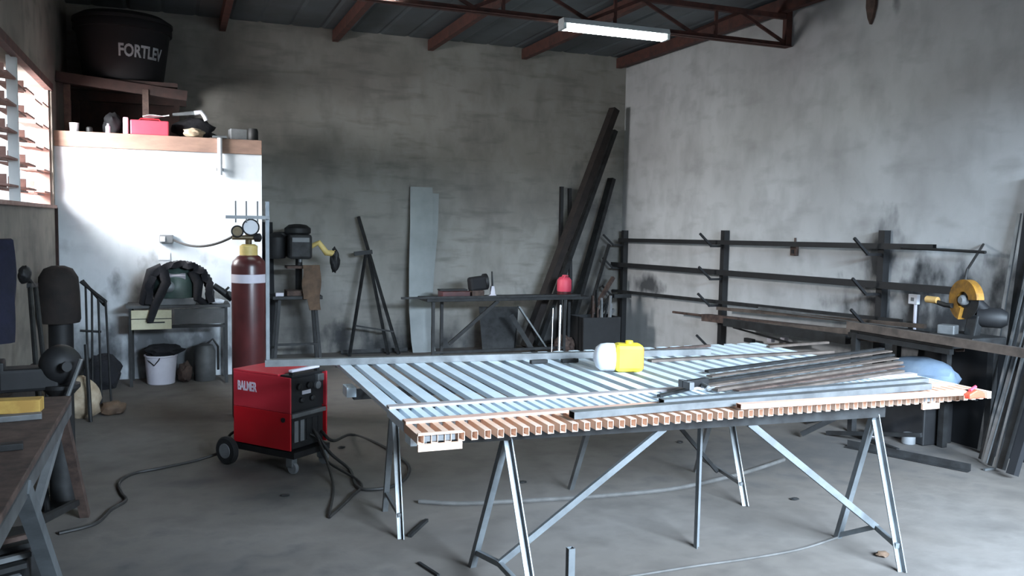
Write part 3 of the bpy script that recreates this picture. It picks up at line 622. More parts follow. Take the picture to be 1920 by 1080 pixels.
# long rail along the back edge, and the upright comb frame welded on its left end
r0, r1 = onz(497, 676, ZG+.07), onz(1330, 655, ZG+.07)
t = thing('comb_frame', (r0.x, r0.y, ZG+.036), 'grey steel rail with a tall upright and comb along the rear gate edge', 'steel frame')
r0.z = r1.z = ZG+TH+.02
MB().beam(r0, r1, .05, .038, hollow=.002).build('long_rail', 'steel', t)
up0 = Vector((r0.x+.015, r0.y, ZG+.07)); ztop = onY(500, 378, r0.y).z
MB().beam(up0, (up0.x, up0.y, ztop), .020, .020, hollow=.002).build('upright', 'steel_l', t)
zc = onY(500, 408, r0.y).z; c0 = onY(423, 407, r0.y-.02)
MB().beam((c0.x, up0.y-.02, zc), (up0.x+.01, up0.y-.02, zc), .018, .018).build('crossbar', 'steel', t)
for px in (442, 462, 483):
    q = onY(px, 400, r0.y-.02); MB().tube([(q.x, up0.y-.02, zc-.03), (q.x, up0.y-.02, ztop)], .004, 8).build('tine', 'steel', t)
# brown mill bars fanned on the right
fan = [((1325, 694), (1655, 652), 'dark', 'black flat bar on the gate, rearmost of the fanned bars'),
       ((1330, 704), (1668, 657), 'brownbar', 'brown flat bar just in front of the black bar on the gate'),
       ((1300, 716), (1674, 663), 'dark', 'dark angle bar on the gate running from the clamp to the sack'),
       ((1318, 722), (1680, 670), 'brownbar', 'third brown flat bar of the fan on the gate'),
       ((1340, 728), (1688, 677), 'brownbar', 'fourth brown flat bar of the fan on the gate'),
       ((1380, 731), (1690, 685), 'rust', 'rusty flat bar fifth in the fan on the gate'),
       ((1420, 733), (1690, 693), 'brownbar', 'shortest brown flat bar, front of the fan on the gate')]
for i, (a, c, mm, lb) in enumerate(fan): lay('flat_bar', lb, a, c, .042 if mm != 'dark' else .03, .008 if i % 2 else .014, mm, ZR+.002+.004*(i % 2), hollow=0, group='bars fanned out on the gate')
lay('flat_bar', 'thin dark bar on the gate pointing at the dark clamp', (1235, 740), (1296, 726), .02, .012, 'dark', ZR+.001, hollow=0)
p = onz(1302, 722, ZR+.045)
t = thing('clamp', (p.x, p.y, ZG+TH), 'dark screw clamp lying on the gate at the tip of the bars', 'clamp')
MB().beam(p+Vector((-.07, -.02, .01)), p+Vector((.09, .03, .01)), .03, .035).build('clamp_bar', 'dark', t, bevel=.003)
MB().tube([p+Vector((.06, .05, .0)), p+Vector((.02, -.09, .0))], .012, 10).build('screw', 'steel', t)
MB().beam(p+Vector((-.06, -.07, .01)), p+Vector((-.06, .03, .01)), .025, .035).build('jaw', 'grey', t)
MB().tube([p+Vector((.0, -.10, .0)), p+Vector((.06, -.075, .0))], .006, 8).build('handle', 'chrome', t)
# bars along the rear edge
rear = [((900, 669), (1160, 658), .03, 'steel', 'grey bar beside the rail left of the yellow container'), ((1218, 674), (1560, 657), .05, 'brownbar', 'wide brown bar along the rear gate edge right of the yellow container'),
        ((1222, 655), (1330, 646), .03, 'rust', 'short rusty bar behind the yellow container'), ((1440, 648), (1552, 640), .03, 'brownbar', 'short brown bar at the far right of the rear gate edge')]
for a, c, w, mm, lb in rear: lay('flat_bar', lb, a, c, w, .015, mm, ZG+TH+.001, hollow=0, group='bars along the rear edge of the gate')
for px, py, lb in ((1010, 678, 'dark bolt lying on the gate left of the yellow container'), (1068, 676, 'dark bracket lying on the gate beside the yellow container')):
    p = onz(px, py, ZG+TH+.012); tag(MB().box((p.x, p.y, ZG+TH+.012), (.11, .03, .022), rotz(.1)).build('iron_offcut', 'dark', bevel=.003), lb, 'offcut', 'small iron pieces on the gate')
# yellow and white container
p = onz(1168, 700, ZG+TH); ax = Vector((1, -.34, 0)).normalized(); zc = ZG+TH+.083
cL, cR = onY(1121, 670, p.y), onY(1213, 675, p.y)
t = thing('plastic_container', (p.x, p.y, ZG+TH), 'yellow plastic container with a white rounded end lying on the gate', 'container')
RA = Matrix((ax, Vector((-ax.y, ax.x, 0)), Vector((0, 0, 1)))).transposed(); q = Vector((p.x, p.y+.06, zc))
MB().box(q + ax*.055, (.165, .13, .156), RA).build('container_body', 'yellow', t, bevel=.025)
MB().lathe([(.079, 0), (.080, .04), (.076, .075), (.058, .10), (.02, .115)], q - ax*.025, -ax, 32).build('rounded_end', 'white', t, smooth=True)
MB().lathe([(.022, 0), (.022, .02), (.015, .022)], q + ax*.06 + Vector((0, 0, .074)), (0, 0, 1), 20).build('cap', 'yellow', t, smooth=True)
MB().box(q + ax*.13 + Vector((0, 0, .0)), (.016, .10, .12), RA).build('end_rim', 'ochre', t, bevel=.004)
# orange clamp
p = onz(1826, 742, ZR)
t = thing('spring_clamp', (p.x, p.y, ZR), 'orange-red clamp at the right end of the gate', 'clamp')
MB().prism([(-.05, 0), (.06, 0), (.05, .03), (.0, .045), (-.05, .025)], (p.x, p.y-.02, ZG+TH+.0005), (1, 0, 0), (0, 0, 1), (0, .035, 0)).build('clamp_body', 'orange', t, bevel=.006)
MB().tube([(p.x-.03, p.y, ZG+TH+.04), (p.x+.02, p.y+.01, ZG+TH+.055)], .008, 8).build('lever', 'pinkred', t)

# ================================================================== BACK WALL: drill stand, A-frame, sheet, bench, leaning steel
dY = 10.15
c = lambda x, y, Y=dY: onY(x, y, Y)
fl = c(560, 660).x
t = thing('drill_press', (fl, dY, 0), 'dark greasy drill press on a four-legged stand against the back wall', 'machine')
zs = c(560, 556).z; hw = .25
MB().box((fl-.03, dY, zs), (.56, .36, .04)).build('stand_top', 'dark', t, bevel=.004)
for sx in (-1, 1):
    for sy in (-1, 1): MB().beam((fl-.03+sx*.2, dY+sy*.13, zs-.02), (fl-.03+sx*.26, dY+sy*.16, 0), .035).build('leg', 'dark', t)
MB().beam((fl-.28, dY-.155, .22), (fl+.22, dY-.155, .22), .025).build('stand_rail', 'dark', t)
MB().box((fl, dY-.02, zs+.05), (.30, .28, .06)).build('base_plate', 'rust', t, bevel=.006)
zt2 = c(560, 500).z
MB().tube([(fl+.01, dY+.05, zs+.07), (fl+.01, dY+.05, c(560, 440).z)], .04, 18).build('column', 'dark', t, smooth=True)
MB().box((fl+.02, dY-.05, zt2), (.34, .24, .03)).build('work_table', 'rust', t, bevel=.004)
zh = c(560, 462).z
MB().box((fl, dY-.03, zh), (.26, .34, .28)).build('head', 'dark', t, bevel=.03)
MB().box((fl, dY-.205, zh+.08), (.19, .012, .05)).build('name_plate', 'grey', t)
MB().lathe([(.13, 0), (.15, .02), (.15, .07), (.10, .11), (.03, .12)], (fl-.01, dY-.0, zh+.14), seg=28).build('pulley_cover', 'dark', t, smooth=True)
mx = c(520, 455).x
MB().lathe([(.02, -.13), (.10, -.12), (.115, -.08), (.115, .12), (.08, .16), (.03, .18)], (mx, dY+.08, zh-.02), seg=24).build('motor', 'black', t, smooth=True)
MB().tube([(mx, dY+.05, zh+.13), (fl, dY+.05, zh+.15)], .03, 10).build('motor_arm', 'dark', t, smooth=True)
MB().tube([(fl, dY-.14, zh-.1), (fl, dY-.14, zt2+.06)], .022, 12).build('spindle', 'steel', t, smooth=True)
h0, h1, h2 = c(598, 455, dY-.15), c(612, 490, dY-.15), c(628, 480, dY-.15)
MB().tube([(fl+.12, dY-.1, zh), h0, c(612, 474, dY-.16), Vector((h2.x, dY-.12, h2.z+.03))], .03, 12, .04).build('lever_arm', 'collar', t, smooth=True)
MB().blob((h2.x, dY-.12, h2.z-.05), (.055, .06, .14), .35, 2, 8).build('lever_grip', 'black', t, smooth=True)
ap0 = c(596, 500, dY-.16)
rows = [[(fl+.02+.20*j/5+.01*sin(i+j), dY-.215-.018*sin(j*1.2), zt2+.03-.52*i/8*(1 if j > 1 else .75)) for j in range(6)] for i in range(9)]
tag(MB().strip(rows, .012).build('leather_apron', 'leather_b', smooth=True), 'brown leather apron hanging from the drill press table', 'apron')
p = c(524, 551, dY-.14); tag(MB().box((p.x, dY-.15, zs+.04), (.09, .05, .04)).build('offcut_block', 'offwhite', bevel=.004), 'small whitish block on the left edge of the drill stand', 'block')
# dark leaning plate left of drill
t0 = onY(506, 400, 10.45)
tag(MB().quadbox([(.90, 10.50, 0), (1.10, 10.50, 0), (1.10, 10.53, 0), (.90, 10.53, 0), (.90, 10.63, 1.62), (1.08, 10.63, 1.62), (1.08, 10.66, 1.62), (.90, 10.66, 1.62)]).build('steel_plate', 'tank'), 'tall narrow blue-black plate leaning beside the pale wall', 'plate')
# A frame of bars
Y1 = 10.45
t = thing('bar_tripod', (c(700, 650, Y1).x, Y1, 0), 'dark A-shaped bundle of bars leaning on the back wall left of the sheet', 'steel stand')
def fl0(px, Y): v = onY(px, 650, Y); v.z = 0.0; return v
MB().beam(onY(672, 406, 10.62), fl0(748, 10.35), .045, .03).build('long_bar', 'dark', t)
MB().beam(onY(687, 470, 10.5), fl0(655, 10.30), .03).build('leg', 'dark', t)
MB().beam(onY(690, 475, 10.52), fl0(728, 10.36), .03).build('leg', 'dark', t)
MB().beam(onY(664, 476, 10.48), onY(698, 472, 10.48), .03, .05).build('cross_piece', 'dark', t)
MB().beam(onY(662, 610, 10.36), onY(738, 622, 10.36), .02).build('low_bar', 'dark', t)
tag(MB().angle(fl0(640, 10.5)+Vector((0, 0, .03)), fl0(765, 10.5)+Vector((0, 0, .03)), .05).build('angle_bar', 'dark'), 'dark angle bar lying on the floor at the back wall', 'steel bar')
# bent sheet metal strips
def sheetstrip(pts_px, Ys, wpx, name, label, m='sheet', floorz=True):
    rows = []
    for (x, y), Y in zip(pts_px, Ys):
        a, c_ = onY(x-wpx/2, y, Y), onY(x+wpx/2, y, Y); c_.z = a.z
        if floorz and (x, y) == pts_px[-1]: a.z = c_.z = .001
        rows.append([a, a.lerp(c_, .5)+Vector((0, -.012, 0)), c_])
    return tag(MB().strip(rows, .004).build(name, m, smooth=True), label, 'sheet metal')
sheetstrip([(790, 350), (790, 420), (788, 500), (788, 580), (792, 640), (795, 680)], [10.66, 10.60, 10.54, 10.48, 10.44, 10.42], 42, 'sheet_strip', 'tall pale grey sheet metal strip leaning upright on the back wall')
sheetstrip([(806, 362), (804, 430), (798, 500), (792, 580), (795, 640), (800, 680)], [10.685, 10.64, 10.59, 10.53, 10.49, 10.47], 34, 'sheet_strip', 'narrower curved grey strip tucked behind the tall sheet metal strip')
# back workbench
BY = 9.90; zb = c(900, 562, BY-.2).z
x0, x1 = onY(770, 560, BY).x, onY(1085, 560, BY).x
t = thing('workbench', ((x0+x1)/2, BY, 0), 'dark steel workbench with a diagonal brace in front of the back wall', 'workbench')
MB().box(((x0+x1)/2+.1, BY+.02, zb), (x1-x0-.1, .42, .04)).build('bench_top', 'dark', t, bevel=.004)
for px, dy in ((812, -.16), (828, .14), (1058, -.16), (1066, .14)):
    v = onY(px, 600, BY+dy); MB().beam((v.x, BY+dy, zb-.02), (v.x, BY+dy, 0), .035).build('leg', 'dark', t)
v0, v1 = onY(842, 645, BY-.16), onY(934, 572, BY-.16); v1.z = zb-.02
MB().beam(v0, v1, .03, .04).build('brace', 'dark', t)
MB().beam((onY(812, 600, BY-.16).x, BY-.16, .1), (onY(1060, 600, BY-.16).x, BY-.16, .1), .03).build('low_rail', 'dark', t)
za = c(752, 559, BY-.25).z
tag(MB().beam((onY(752, 559, BY-.2).x, BY-.2, zb+.034), (onY(1088, 561, BY-.2).x, BY-.2, zb+.034), .02, .026).build('steel_bar', 'dark'), 'long dark bar along the front edge of the back workbench', 'steel bar')
xa, xb_ = onY(1150, 560, 10.1).x, onY(1213, 560, 10.1).x
tag(MB().beam((xa, 10.1, zb-.02), (min(xb_, XR-.17), 10.1, zb-.02), .05, .05).build('steel_tube', 'dark'), 'short dark tube ending beside the first rack post', 'steel bar')
# plate under it
tag(MB().quadbox([onY(*q, Y) for q, Y in (((905, 664), 10.2), ((962, 664), 10.2), ((966, 664), 10.24), ((905, 664), 10.24), ((898, 575), 10.42), ((972, 575), 10.42), ((972, 575), 10.45), ((898, 575), 10.45))]).build('steel_plate', 'dark'),
    'dark square plate leaning under the back workbench', 'plate')
for i, (a_, b_, lb) in enumerate([((968, 578), (1000, 600), 'upper'), ((970, 600), (990, 622), 'lower')]):
    pass
# things on the back bench
zbt = zb+.022
p = onY(848, 552, BY); q = onY(826, 552, BY); r_ = onY(878, 552, BY)
t = thing('tool_case', (p.x, BY, zbt), 'low dark red tool case lying open at the left of the back workbench', 'tool case')
MB().box(((q.x+r_.x)/2, BY+.02, zbt+.035), (r_.x-q.x, .2, .07)).build('case_body', 'maroon', t, bevel=.006)
MB().box(((q.x+r_.x)/2, BY+.08, zbt+.08), (r_.x-q.x, .12, .02)).build('case_lid', 'black', t, bevel=.004)
q = onY(895, 540, BY)
t = thing('bench_grinder', (q.x, BY, zbt), 'black bench grinder with pinkish foot standing on the back workbench', 'grinder')
MB().box((q.x-.01, BY, zbt+.04), (.16, .15, .08)).build('foot', 'rust', t, bevel=.01)
MB().box((q.x, BY, zbt+.16), (.22, .16, .17), Matrix.Rotation(-.12, 3, 'Y')).build('motor', 'tank', t, bevel=.03)
MB().lathe([(.03, 0), (.10, 0), (.10, .04), (.03, .04)], (q.x+.08, BY, zbt+.18), (1, 0, .1), 24).build('wheel_guard', 'black', t, smooth=True)
q = onY(924, 545, BY-.05)
t = thing('soldering_stand', (q.x, BY-.05, zbt), 'small pale stand with a thin upright rod beside the bench grinder', 'stand')
MB().prism([(-.07, 0), (.06, 0), (.03, .03), (.015, .13), (-.02, .13), (-.03, .03)], (q.x, BY-.06, zbt), (1, 0, 0), (0, 0, 1), (0, .04, 0)).build('stand_body', 'offwhite', t)
MB().tube([(q.x-.005, BY-.04, zbt+.12), (q.x-.012, BY-.04, zbt+.31)], .010, 8).build('rod', 'dark', t)
MB().tube([(q.x+.02, BY-.04, zbt+.03), (q.x+.0, BY-.04, zbt+.26)], .006, 8).build('stay', 'steel', t)
q = onY(1058, 535, BY)
t = thing('red_can', (q.x, BY, zbt), 'bright red can with a dark foot standing on the back workbench', 'can')
MB().lathe([(.085, 0), (.09, .01), (.09, .05)], (q.x, BY, zbt), seg=28).build('can_foot', 'maroon', t, smooth=True)
MB().lathe([(.088, .05), (.092, .06), (.092, .19), (.07, .225), (.03, .24), (.028, .26)], (q.x, BY, zbt), seg=28).build('can_body', 'pinkred', t, smooth=True)
MB().tube([(q.x-.04, BY-.06, zbt+.21), (q.x-.02, BY-.07, zbt+.26), (q.x+.02, BY-.07, zbt+.25)], .008, 8).build('handle', 'pinkred', t, smooth=True)
# big leaning beams, each with its own foot
def lean(name, label, top, Yt, bot, Yb, w, h, m, prof='beam', zb_=None, hollow=0, group='steel leaning in the far corner', cat='steel bar', Xclamp=XR-.02):
    a = onY(*top, Yt); v = onY(*bot, Yb); v.z = .004 + (w*.35 if zb_ is None else zb_)
    a.x = min(a.x, Xclamp-w/2)
    b_ = MB()
    if prof == 'beam': b_.beam(v, a, w, h, hollow=hollow)
    elif prof == 'angle': b_.angle(v, a, w, .005)
    else: b_.tube([v, a], w/2, 12)
    return tag(b_.build(name, m), label, cat, group)
lean('steel_beam', 'thick brown-black beam leaning far up into the corner, longest of all', (1152, 205), 10.55, (985, 670), 10.22, .12, .10, 'leather', hollow=.006)
lean('steel_beam', 'second dark beam leaning into the corner just behind the longest one', (1153, 245), 10.645, (1008, 670), 10.42, .07, .06, 'dark')
lean('steel_beam', 'shorter dark beam leaning steeply into the corner', (1147, 335), 10.60, (1060, 670), 10.40, .11, .06, 'dark')
lean('square_tube', 'upright black tube on the back wall, left one of the close pair', (1053, 350), 10.67, (1048, 660), 10.66, .06, .04, 'black')
lean('square_tube', 'upright black tube on the back wall, right one of the close pair', (1068, 353), 10.67, (1070, 660), 10.66, .05, .04, 'black')
lean('square_tube', 'thin brown tube leaning at a slant just left of the first rack post', (1142, 458), 10.48, (1085, 670), 10.30, .035, .035, 'dark')
lean('square_tube', 'dark tube leaning low in the corner below the slanted brown tube', (1150, 520), 10.40, (1070, 660), 10.20, .05, .04, 'rust')
lean('square_tube', 'grey tube end leaning low beside the first rack post', (1150, 580), 10.25, (1092, 650), 10.14, .05, .04, 'steel')
lean('square_tube', 'dark tube leaning low between the bright pipe and the rack', (1148, 552), 10.32, (1082, 655), 10.13, .06, .04, 'dark')
lean('round_pipe', 'bright upright pipe below the red can', (1051, 572), 9.655, (1048, 668), 9.60, .035, .035, 'chrome', 'tube')
lean('round_pipe', 'thin bright pipe left of the thicker bright pipe', (1037, 578), 9.66, (1034, 668), 9.60, .014, .014, 'chrome', 'tube')
lean('steel_beam', 'greyish beam leaning under the workbench left of the long beam', (972, 574), 10.115, (1026, 655), 10.06, .08, .02, 'steel')
lean('angle_bar', 'dark angle bar leaning under the bench left of the long beam', (958, 590), 10.07, (1000, 660), 9.98, .06, .03, 'dark', 'angle')
p = onY(1112, 620, 9.85)
t = thing('scrap_bin', (p.x, 9.84, 0), 'black scrap bin full of offcuts in the far corner', 'bin')
b = MB(); bw, bd, bh = .52, .40, .48
for sx in (-1, 1): b.box((p.x+.02+sx*bw/2, 9.84, bh/2), (.012, bd, bh))
for sy in (-1, 1): b.box((p.x+.02, 9.84+sy*bd/2, bh/2), (bw, .012, bh))
b.box((p.x+.02, 9.84, .006), (bw, bd, .012)); b.build('bin_body', 'black', t)
for i in range(7):
    random.seed(i+40); a = Vector((p.x+.02+random.uniform(-.02, .2), 9.84+random.uniform(-.14, .14), .02)); MB().beam(a, a+Vector((random.uniform(-.02, .12), random.uniform(-.03, .05), random.uniform(.55, .8))), random.uniform(.02, .05), .02).build('offcut', random.choice(['dark', 'rust', 'grey']), t)
p = onY(1010, 640, 10.0)
tag(MB().blob((p.x+.33, 9.95, .10), (.14, .13, .13), .4, 2.5, 12, flat=.8).build('scrap_heap', 'rust'), 'rusty dark scrap heap at the foot of the long leaning beam', 'scrap')

# ================================================================== RIGHT WALL RACK
RX = XR-.038
t = thing('bar_rack', (RX, 8.2, .4), 'black steel wall rack with three posts and slanting arms', 'rack')
pp = [(1172, 432, 10.58), (1360, 432, 8.245), (1659, 432, 5.88)]
lv = [[450, 493, 545, 612], [450, 512, 562, 640], [462, 537, 595]]
for (px, py, Y), ys in zip(pp, lv):
    top = onX(px, py, RX); Y = top.y
    MB().beam((RX, Y, .02), (RX, Y, top.z), .07, .07).build('post', 'black', t)
    for yy in ys:
        q = onX(px-3, yy, RX-.03); q.z -= .06; tip = Vector((RX-.34, Y, q.z+.13))
        MB().beam((RX-.03, Y, q.z-.012), (RX-.19, Y, q.z-.012), .03, .024).build('arm', 'black', t); MB().beam((RX-.18, Y, q.z-.01), tip, .022).build('arm_tip', 'black', t)
def rackbar(name, label, a, b_, w, h, m, X=RX-.10, prof='beam', cat='steel bar', group='bars stored on the wall rack', **k):
    pa, pb = onX(*a, X), onX(*b_, X)
    mb = MB()
    if prof == 'beam': mb.beam(pa, pb, w, h, **k)
    elif prof == 'angle': mb.angle(pa, pb, w, .005)
    else: mb.tube([pa, pb], w/2, 10)
    return tag(mb.build(name, m), label, cat, group)
rackbar('square_tube', 'black tube on the top level of the wall rack', (1162, 450), (1752, 464), .045, .05, 'black', hollow=.003)
rackbar('round_bar', 'thin dark rod lying beyond the top tube of the rack, tip far right', (1690, 464), (1848, 473), .024, .024, 'dark', X=RX-.15, prof='tube')
rackbar('square_tube', 'black tube on the second level of the wall rack', (1146, 495), (1786, 545), .05, .06, 'black', hollow=.003)
rackbar('square_tube', 'dark tube on the third level of the wall rack, upper one', (1150, 545), (1690, 603), .035, .04, 'dark')
rackbar('square_tube', 'brownish tube on the third level of the wall rack, lower one', (1345, 578), (1735, 612), .03, .035, 'brownbar', X=RX-.15)
rackbar('angle_bar', 'grey angle bar between third and fourth rack level', (1420, 578), (1700, 612), .03, .03, 'steel', X=RX-.175, prof='angle')
rackbar('round_bar', 'thin rusty rod below the third rack level, its tip left of the second post', (1262, 585), (1400, 602), .03, .03, 'rust', X=RX-.12, prof='tube')
rackbar('square_tube', 'big brown tube with an open end at the second post, fourth level', (1322, 595), (1800, 650), .10, .08, 'rust', X=RX-.12, hollow=.005)
rackbar('square_tube', 'grey-brown tube in front of the big brown tube, fourth level', (1395, 607), (1632, 624), .05, .05, 'brownbar', X=RX-.25, hollow=.003)
rackbar('steel_beam', 'long dark beam low in front of the rack, reaching towards the bench', (1360, 604), (1590, 637),   .06, .08, 'dark', X=RX-.325)
rackbar('flat_bar', 'flat brown bar lowest on the wall rack at left', (1205, 655), (1500, 645), .04, .03, 'brownbar', X=RX-.08)
rackbar('round_bar', 'thin dark rod slanting below the fourth rack level', (1375, 614), (1500, 648), .02, .02, 'dark', X=RX-.16, prof='tube')
for i, (px, mm, lb) in enumerate([(1330, 'black', 'small black clamp left of the second rack post'), (1405, 'black', 'black bracket on the low level right of the second rack post'), (1445, 'offwhite', 'small pale fitting on the low rack level'), (1470, 'offwhite', 'tiny pale fitting furthest right on the low rack level')]):
    if i == 0: continue
    p = onX(px, 648.5-(px-1330)*.02, RX-.08); tag(MB().box((RX-.08, p.y, p.z+.050), (.05, .14 if i == 1 else .07, .045)).build('fitting', mm, bevel=.005), lb, 'fitting')
# sockets on right wall
p = onX(1717, 561, XR)
t = thing('wall_socket', (XR-.02, p.y, p.z), 'white square wall socket between rack and chop saw', 'socket')
MB().box((XR-.018, p.y, p.z), (.036, .095, .085)).build('socket_box', 'white', t, bevel=.005); MB().box((XR-.038, p.y, p.z), (.006, .03, .03)).build('socket_hole', 'grey', t)
MB().tube([(XR-.02, p.y-.02, p.z-.04), (XR-.02, p.y-.02, p.z-.30)], .014, 8).build('conduit', 'offwhite', t, smooth=True)
p = onX(1492, 470, XR)
t = thing('wall_socket', (XR-.02, p.y, p.z), 'small brown wall socket under the top tube of the rack', 'socket')
MB().box((XR-.018, p.y, p.z), (.036, .09, .10)).build('socket_box', 'rust', t, bevel=.005); MB().box((XR-.038, p.y, p.z-.01), (.006, .04, .04)).build('socket_hole', 'black', t)
MB().tube([(XR-.012, p.y, p.z+.05), (XR-.012, p.y, p.z+.13)], .010, 8).build('conduit', 'rust', t)

# ================================================================== RIGHT BENCH, CHOP SAW, SACK
BX0, BX1, BYa, BYb, BZ = 5.10, 5.62, 4.46, 5.45, .84
t = thing('workbench', ((BX0+BX1)/2, (BYa+BYb)/2, 0), 'dark steel workbench with a lower shelf along the right wall', 'workbench')
MB().beam((BX0+.03, BYa, BZ-.045), (BX0+.03, BYb, BZ-.045), .04, .04).build('front_beam', 'dark', t)
MB().box(((BX0+BX1)/2+.03, (BYa+BYb)/2, BZ-.012), (BX1-BX0, BYb-BYa, .024)).build('bench_top', 'dark', t)
for x, y in ((BX0+.03, 5.38), (BX1-.03, 5.40), (5.45, 4.78), (BX1-.03, 4.50)): MB().beam((x, y, 0), (x, y, BZ-.02), .05).build('leg', 'dark', t)
MB().beam((5.45, 4.5, .43), (5.45, 5.4, .43), .03).build('low_rail', 'dark', t)
MB().box(((BX0+BX1)/2+.02, 4.95, .445), (BX1-BX0-.06, .96, .02)).build('shelf', 'dark', t)
for px0, px1, lb in ((1608, 1650, 'bright steel strip on the right bench, left one'), (1715, 1768, 'bright steel strip on the right bench near the saw')):
    a, c_ = onz(px0, 624 if px0 < 1700 else 630, BZ), onz(px1, 626 if px0 < 1700 else 634, BZ)
    a.x = c_.x = BX0+.16; a.z = c_.z = BZ+.008
    tag(MB().beam(a, c_, .05, .014).build('steel_strip', 'chrome'), lb, 'steel strip', 'bright strips on the right bench')
t = thing('support_rail', (BX0, 4.0, 0), 'long brown steel rail lying on the right bench edge and running out of the picture', 'steel bar')
MB().beam((BX0+.015, 3.2, BZ+.032), (BX0+.015, BYb, BZ+.032), .05, .06, hollow=.003).build('rail', 'brownbar', t)
MB().beam((BX0+.015, 3.3, 0), (BX0+.015, 3.3, BZ+.001), .04).build('prop', 'dark', t)
# chop saw
sp = onX(1815, 600, 5.38); sy = sp.y; sx = 5.38
t = thing('chop_saw', (sx, sy, BZ), 'yellow-guarded chop saw standing on the right bench', 'chop saw')
MB().box((sx, sy, BZ+.03), (.34, .38, .06)).build('base', 'dark', t, bevel=.01)
gz = onX(1812, 562, sx).z
gc = Vector((sx-.03, sy, gz))
# guard: open ring segment + disc
ax_ = Vector((-1, .22, 0)).normalized(); sd_ = Vector((-ax_.y, ax_.x, 0))
b = MB(); n = 26; r0_, r1_ = .062, .15
poly = [(r1_*cos(a), r1_*sin(a)) for a in [radians(-75 + 250*i/n) for i in range(n+1)]] + [(r0_*cos(a), r0_*sin(a)) for a in [radians(175 - 250*i/n) for i in range(n+1)]]
half = len(poly)//2
for i in range(n):
    a1, a2 = radians(-75+250*i/n), radians(-75+250*(i+1)/n)
    P4 = [(r0_, a1), (r1_, a1), (r1_, a2), (r0_, a2)]
    lo_ = [gc + sd_*(-rr*cos(a)) + Vector((0, 0, rr*sin(a))) - ax_*.03 for rr, a in P4]; hi_ = [v + ax_*.06 for v in lo_]
    b.quadbox(lo_+hi_)
bmesh.ops.remove_doubles(b.bm, verts=b.bm.verts, dist=.0005)
b.build('blade_guard', 'ochre', t, smooth=True)
MB().lathe([(.02, -.002), (.135, -.002), (.135, .002), (.02, .002)], gc, ax_, 36).build('cutting_disc', 'dark', t)
MB().lathe([(.03, -.05), (.038, -.04), (.038, .035), (.025, .05)], gc, ax_, 20).build('arbor', 'grey', t, smooth=True)
mt = gc + Vector((.12, -.11, -.12))
MB().tube([gc, gc - ax_*.05 + Vector((.03, 0, -.02)), mt], .05, 14).build('gearbox', 'black', t, smooth=True)
MB().lathe([(.03, -.09), (.068, -.08), (.072, -.05), (.072, .07), (.045, .11)], mt, (.5, -.8, 0), 24).build('motor', 'black', t, smooth=True)
MB().beam(Vector((sx+.02, sy-.02, BZ+.05)), gc+Vector((.05, -.05, -.1)), .07, .09).build('pivot_arm', 'dark', t, bevel=.01)
hp = onX(1748, 562, sx-.05)
MB().tube([gc + Vector((-.02, .10, -.05)), Vector((sx-.04, (gc.y*.4+hp.y*.6), hp.z-.03)), hp + Vector((0, .02, .0))], .018, 10).build('handle_arm', 'black', t, smooth=True)
MB().tube([hp + Vector((0, -.05, 0)), hp + Vector((0, .05, 0.0))], .026, 12).build('handle_grip', 'cork', t, smooth=True)
MB().tube([gc + Vector((0, .02, .14)), gc + Vector((.03, .03, .22)), Vector((XR-.02, sy+.30, gz+.40))], .010, 8).build('power_cable', 'cable', t, smooth=True)
MB().box((sx-.09, sy+.09, BZ+.09), (.10, .12, .07), rotz(.4)).build('vice', 'steel', t, bevel=.008)
# blue sack on the bench shelf
p = onX(1745, 690, 5.3)
t = tag(MB().blob((5.225, p.y, .455+.115), (.17, .30, .135), .22, 1.6, 21, flat=.85, rot=rotz(-.12)).build('plastic_sack', 'bagblue', smooth=True), 'pale blue-grey plastic sack on the shelf under the right bench', 'sack')
# dark stuff under the bench, small fittings
for px, py, lb, mm in ((1640, 806, 'small greenish-white tin on the floor under the right end of the gate', 'offwhite'), (1703, 820, 'small grey fitting on the floor behind the gate', 'grey')):
    p = onz(px, py+12, 0); tag(MB().lathe([(.045, 0), (.05, .005), (.05, .075), (.04, .085)], p, seg=20).build('tin', mm, smooth=True), lb, 'tin')
tag(MB().box((5.47, 5.08, .16), (.30, .48, .32)).build('steel_crate', 'black', bevel=.01), 'black crate on the floor under the right bench', 'crate')
p = onz(1700, 838, 0); tag(MB().angle((4.72, 5.0, .03), (5.06, 4.2, .03), .05).build('angle_bar', 'dark'), 'dark angle bar on the floor in front of the right bench', 'steel bar')
tag(MB().beam((4.6, 5.35, .03), (5.03, 4.75, .52), .04).build('steel_tube', 'dark'), 'dark tube propped against the front of the right bench', 'steel bar')
tag(MB().quadbox([(5.66, 3.7, 0), (5.66, 5.35, 0), (5.69, 5.35, 0), (5.69, 3.7, 0), (5.80, 3.7, .78), (5.80, 5.35, .78), (5.83, 5.35, .78), (5.83, 3.7, .78)]).build('steel_plate', 'tank'), 'wide blue-black sheet added to darken the wall behind the right bench', 'plate')  # sheet added so the space below the bench stays dark
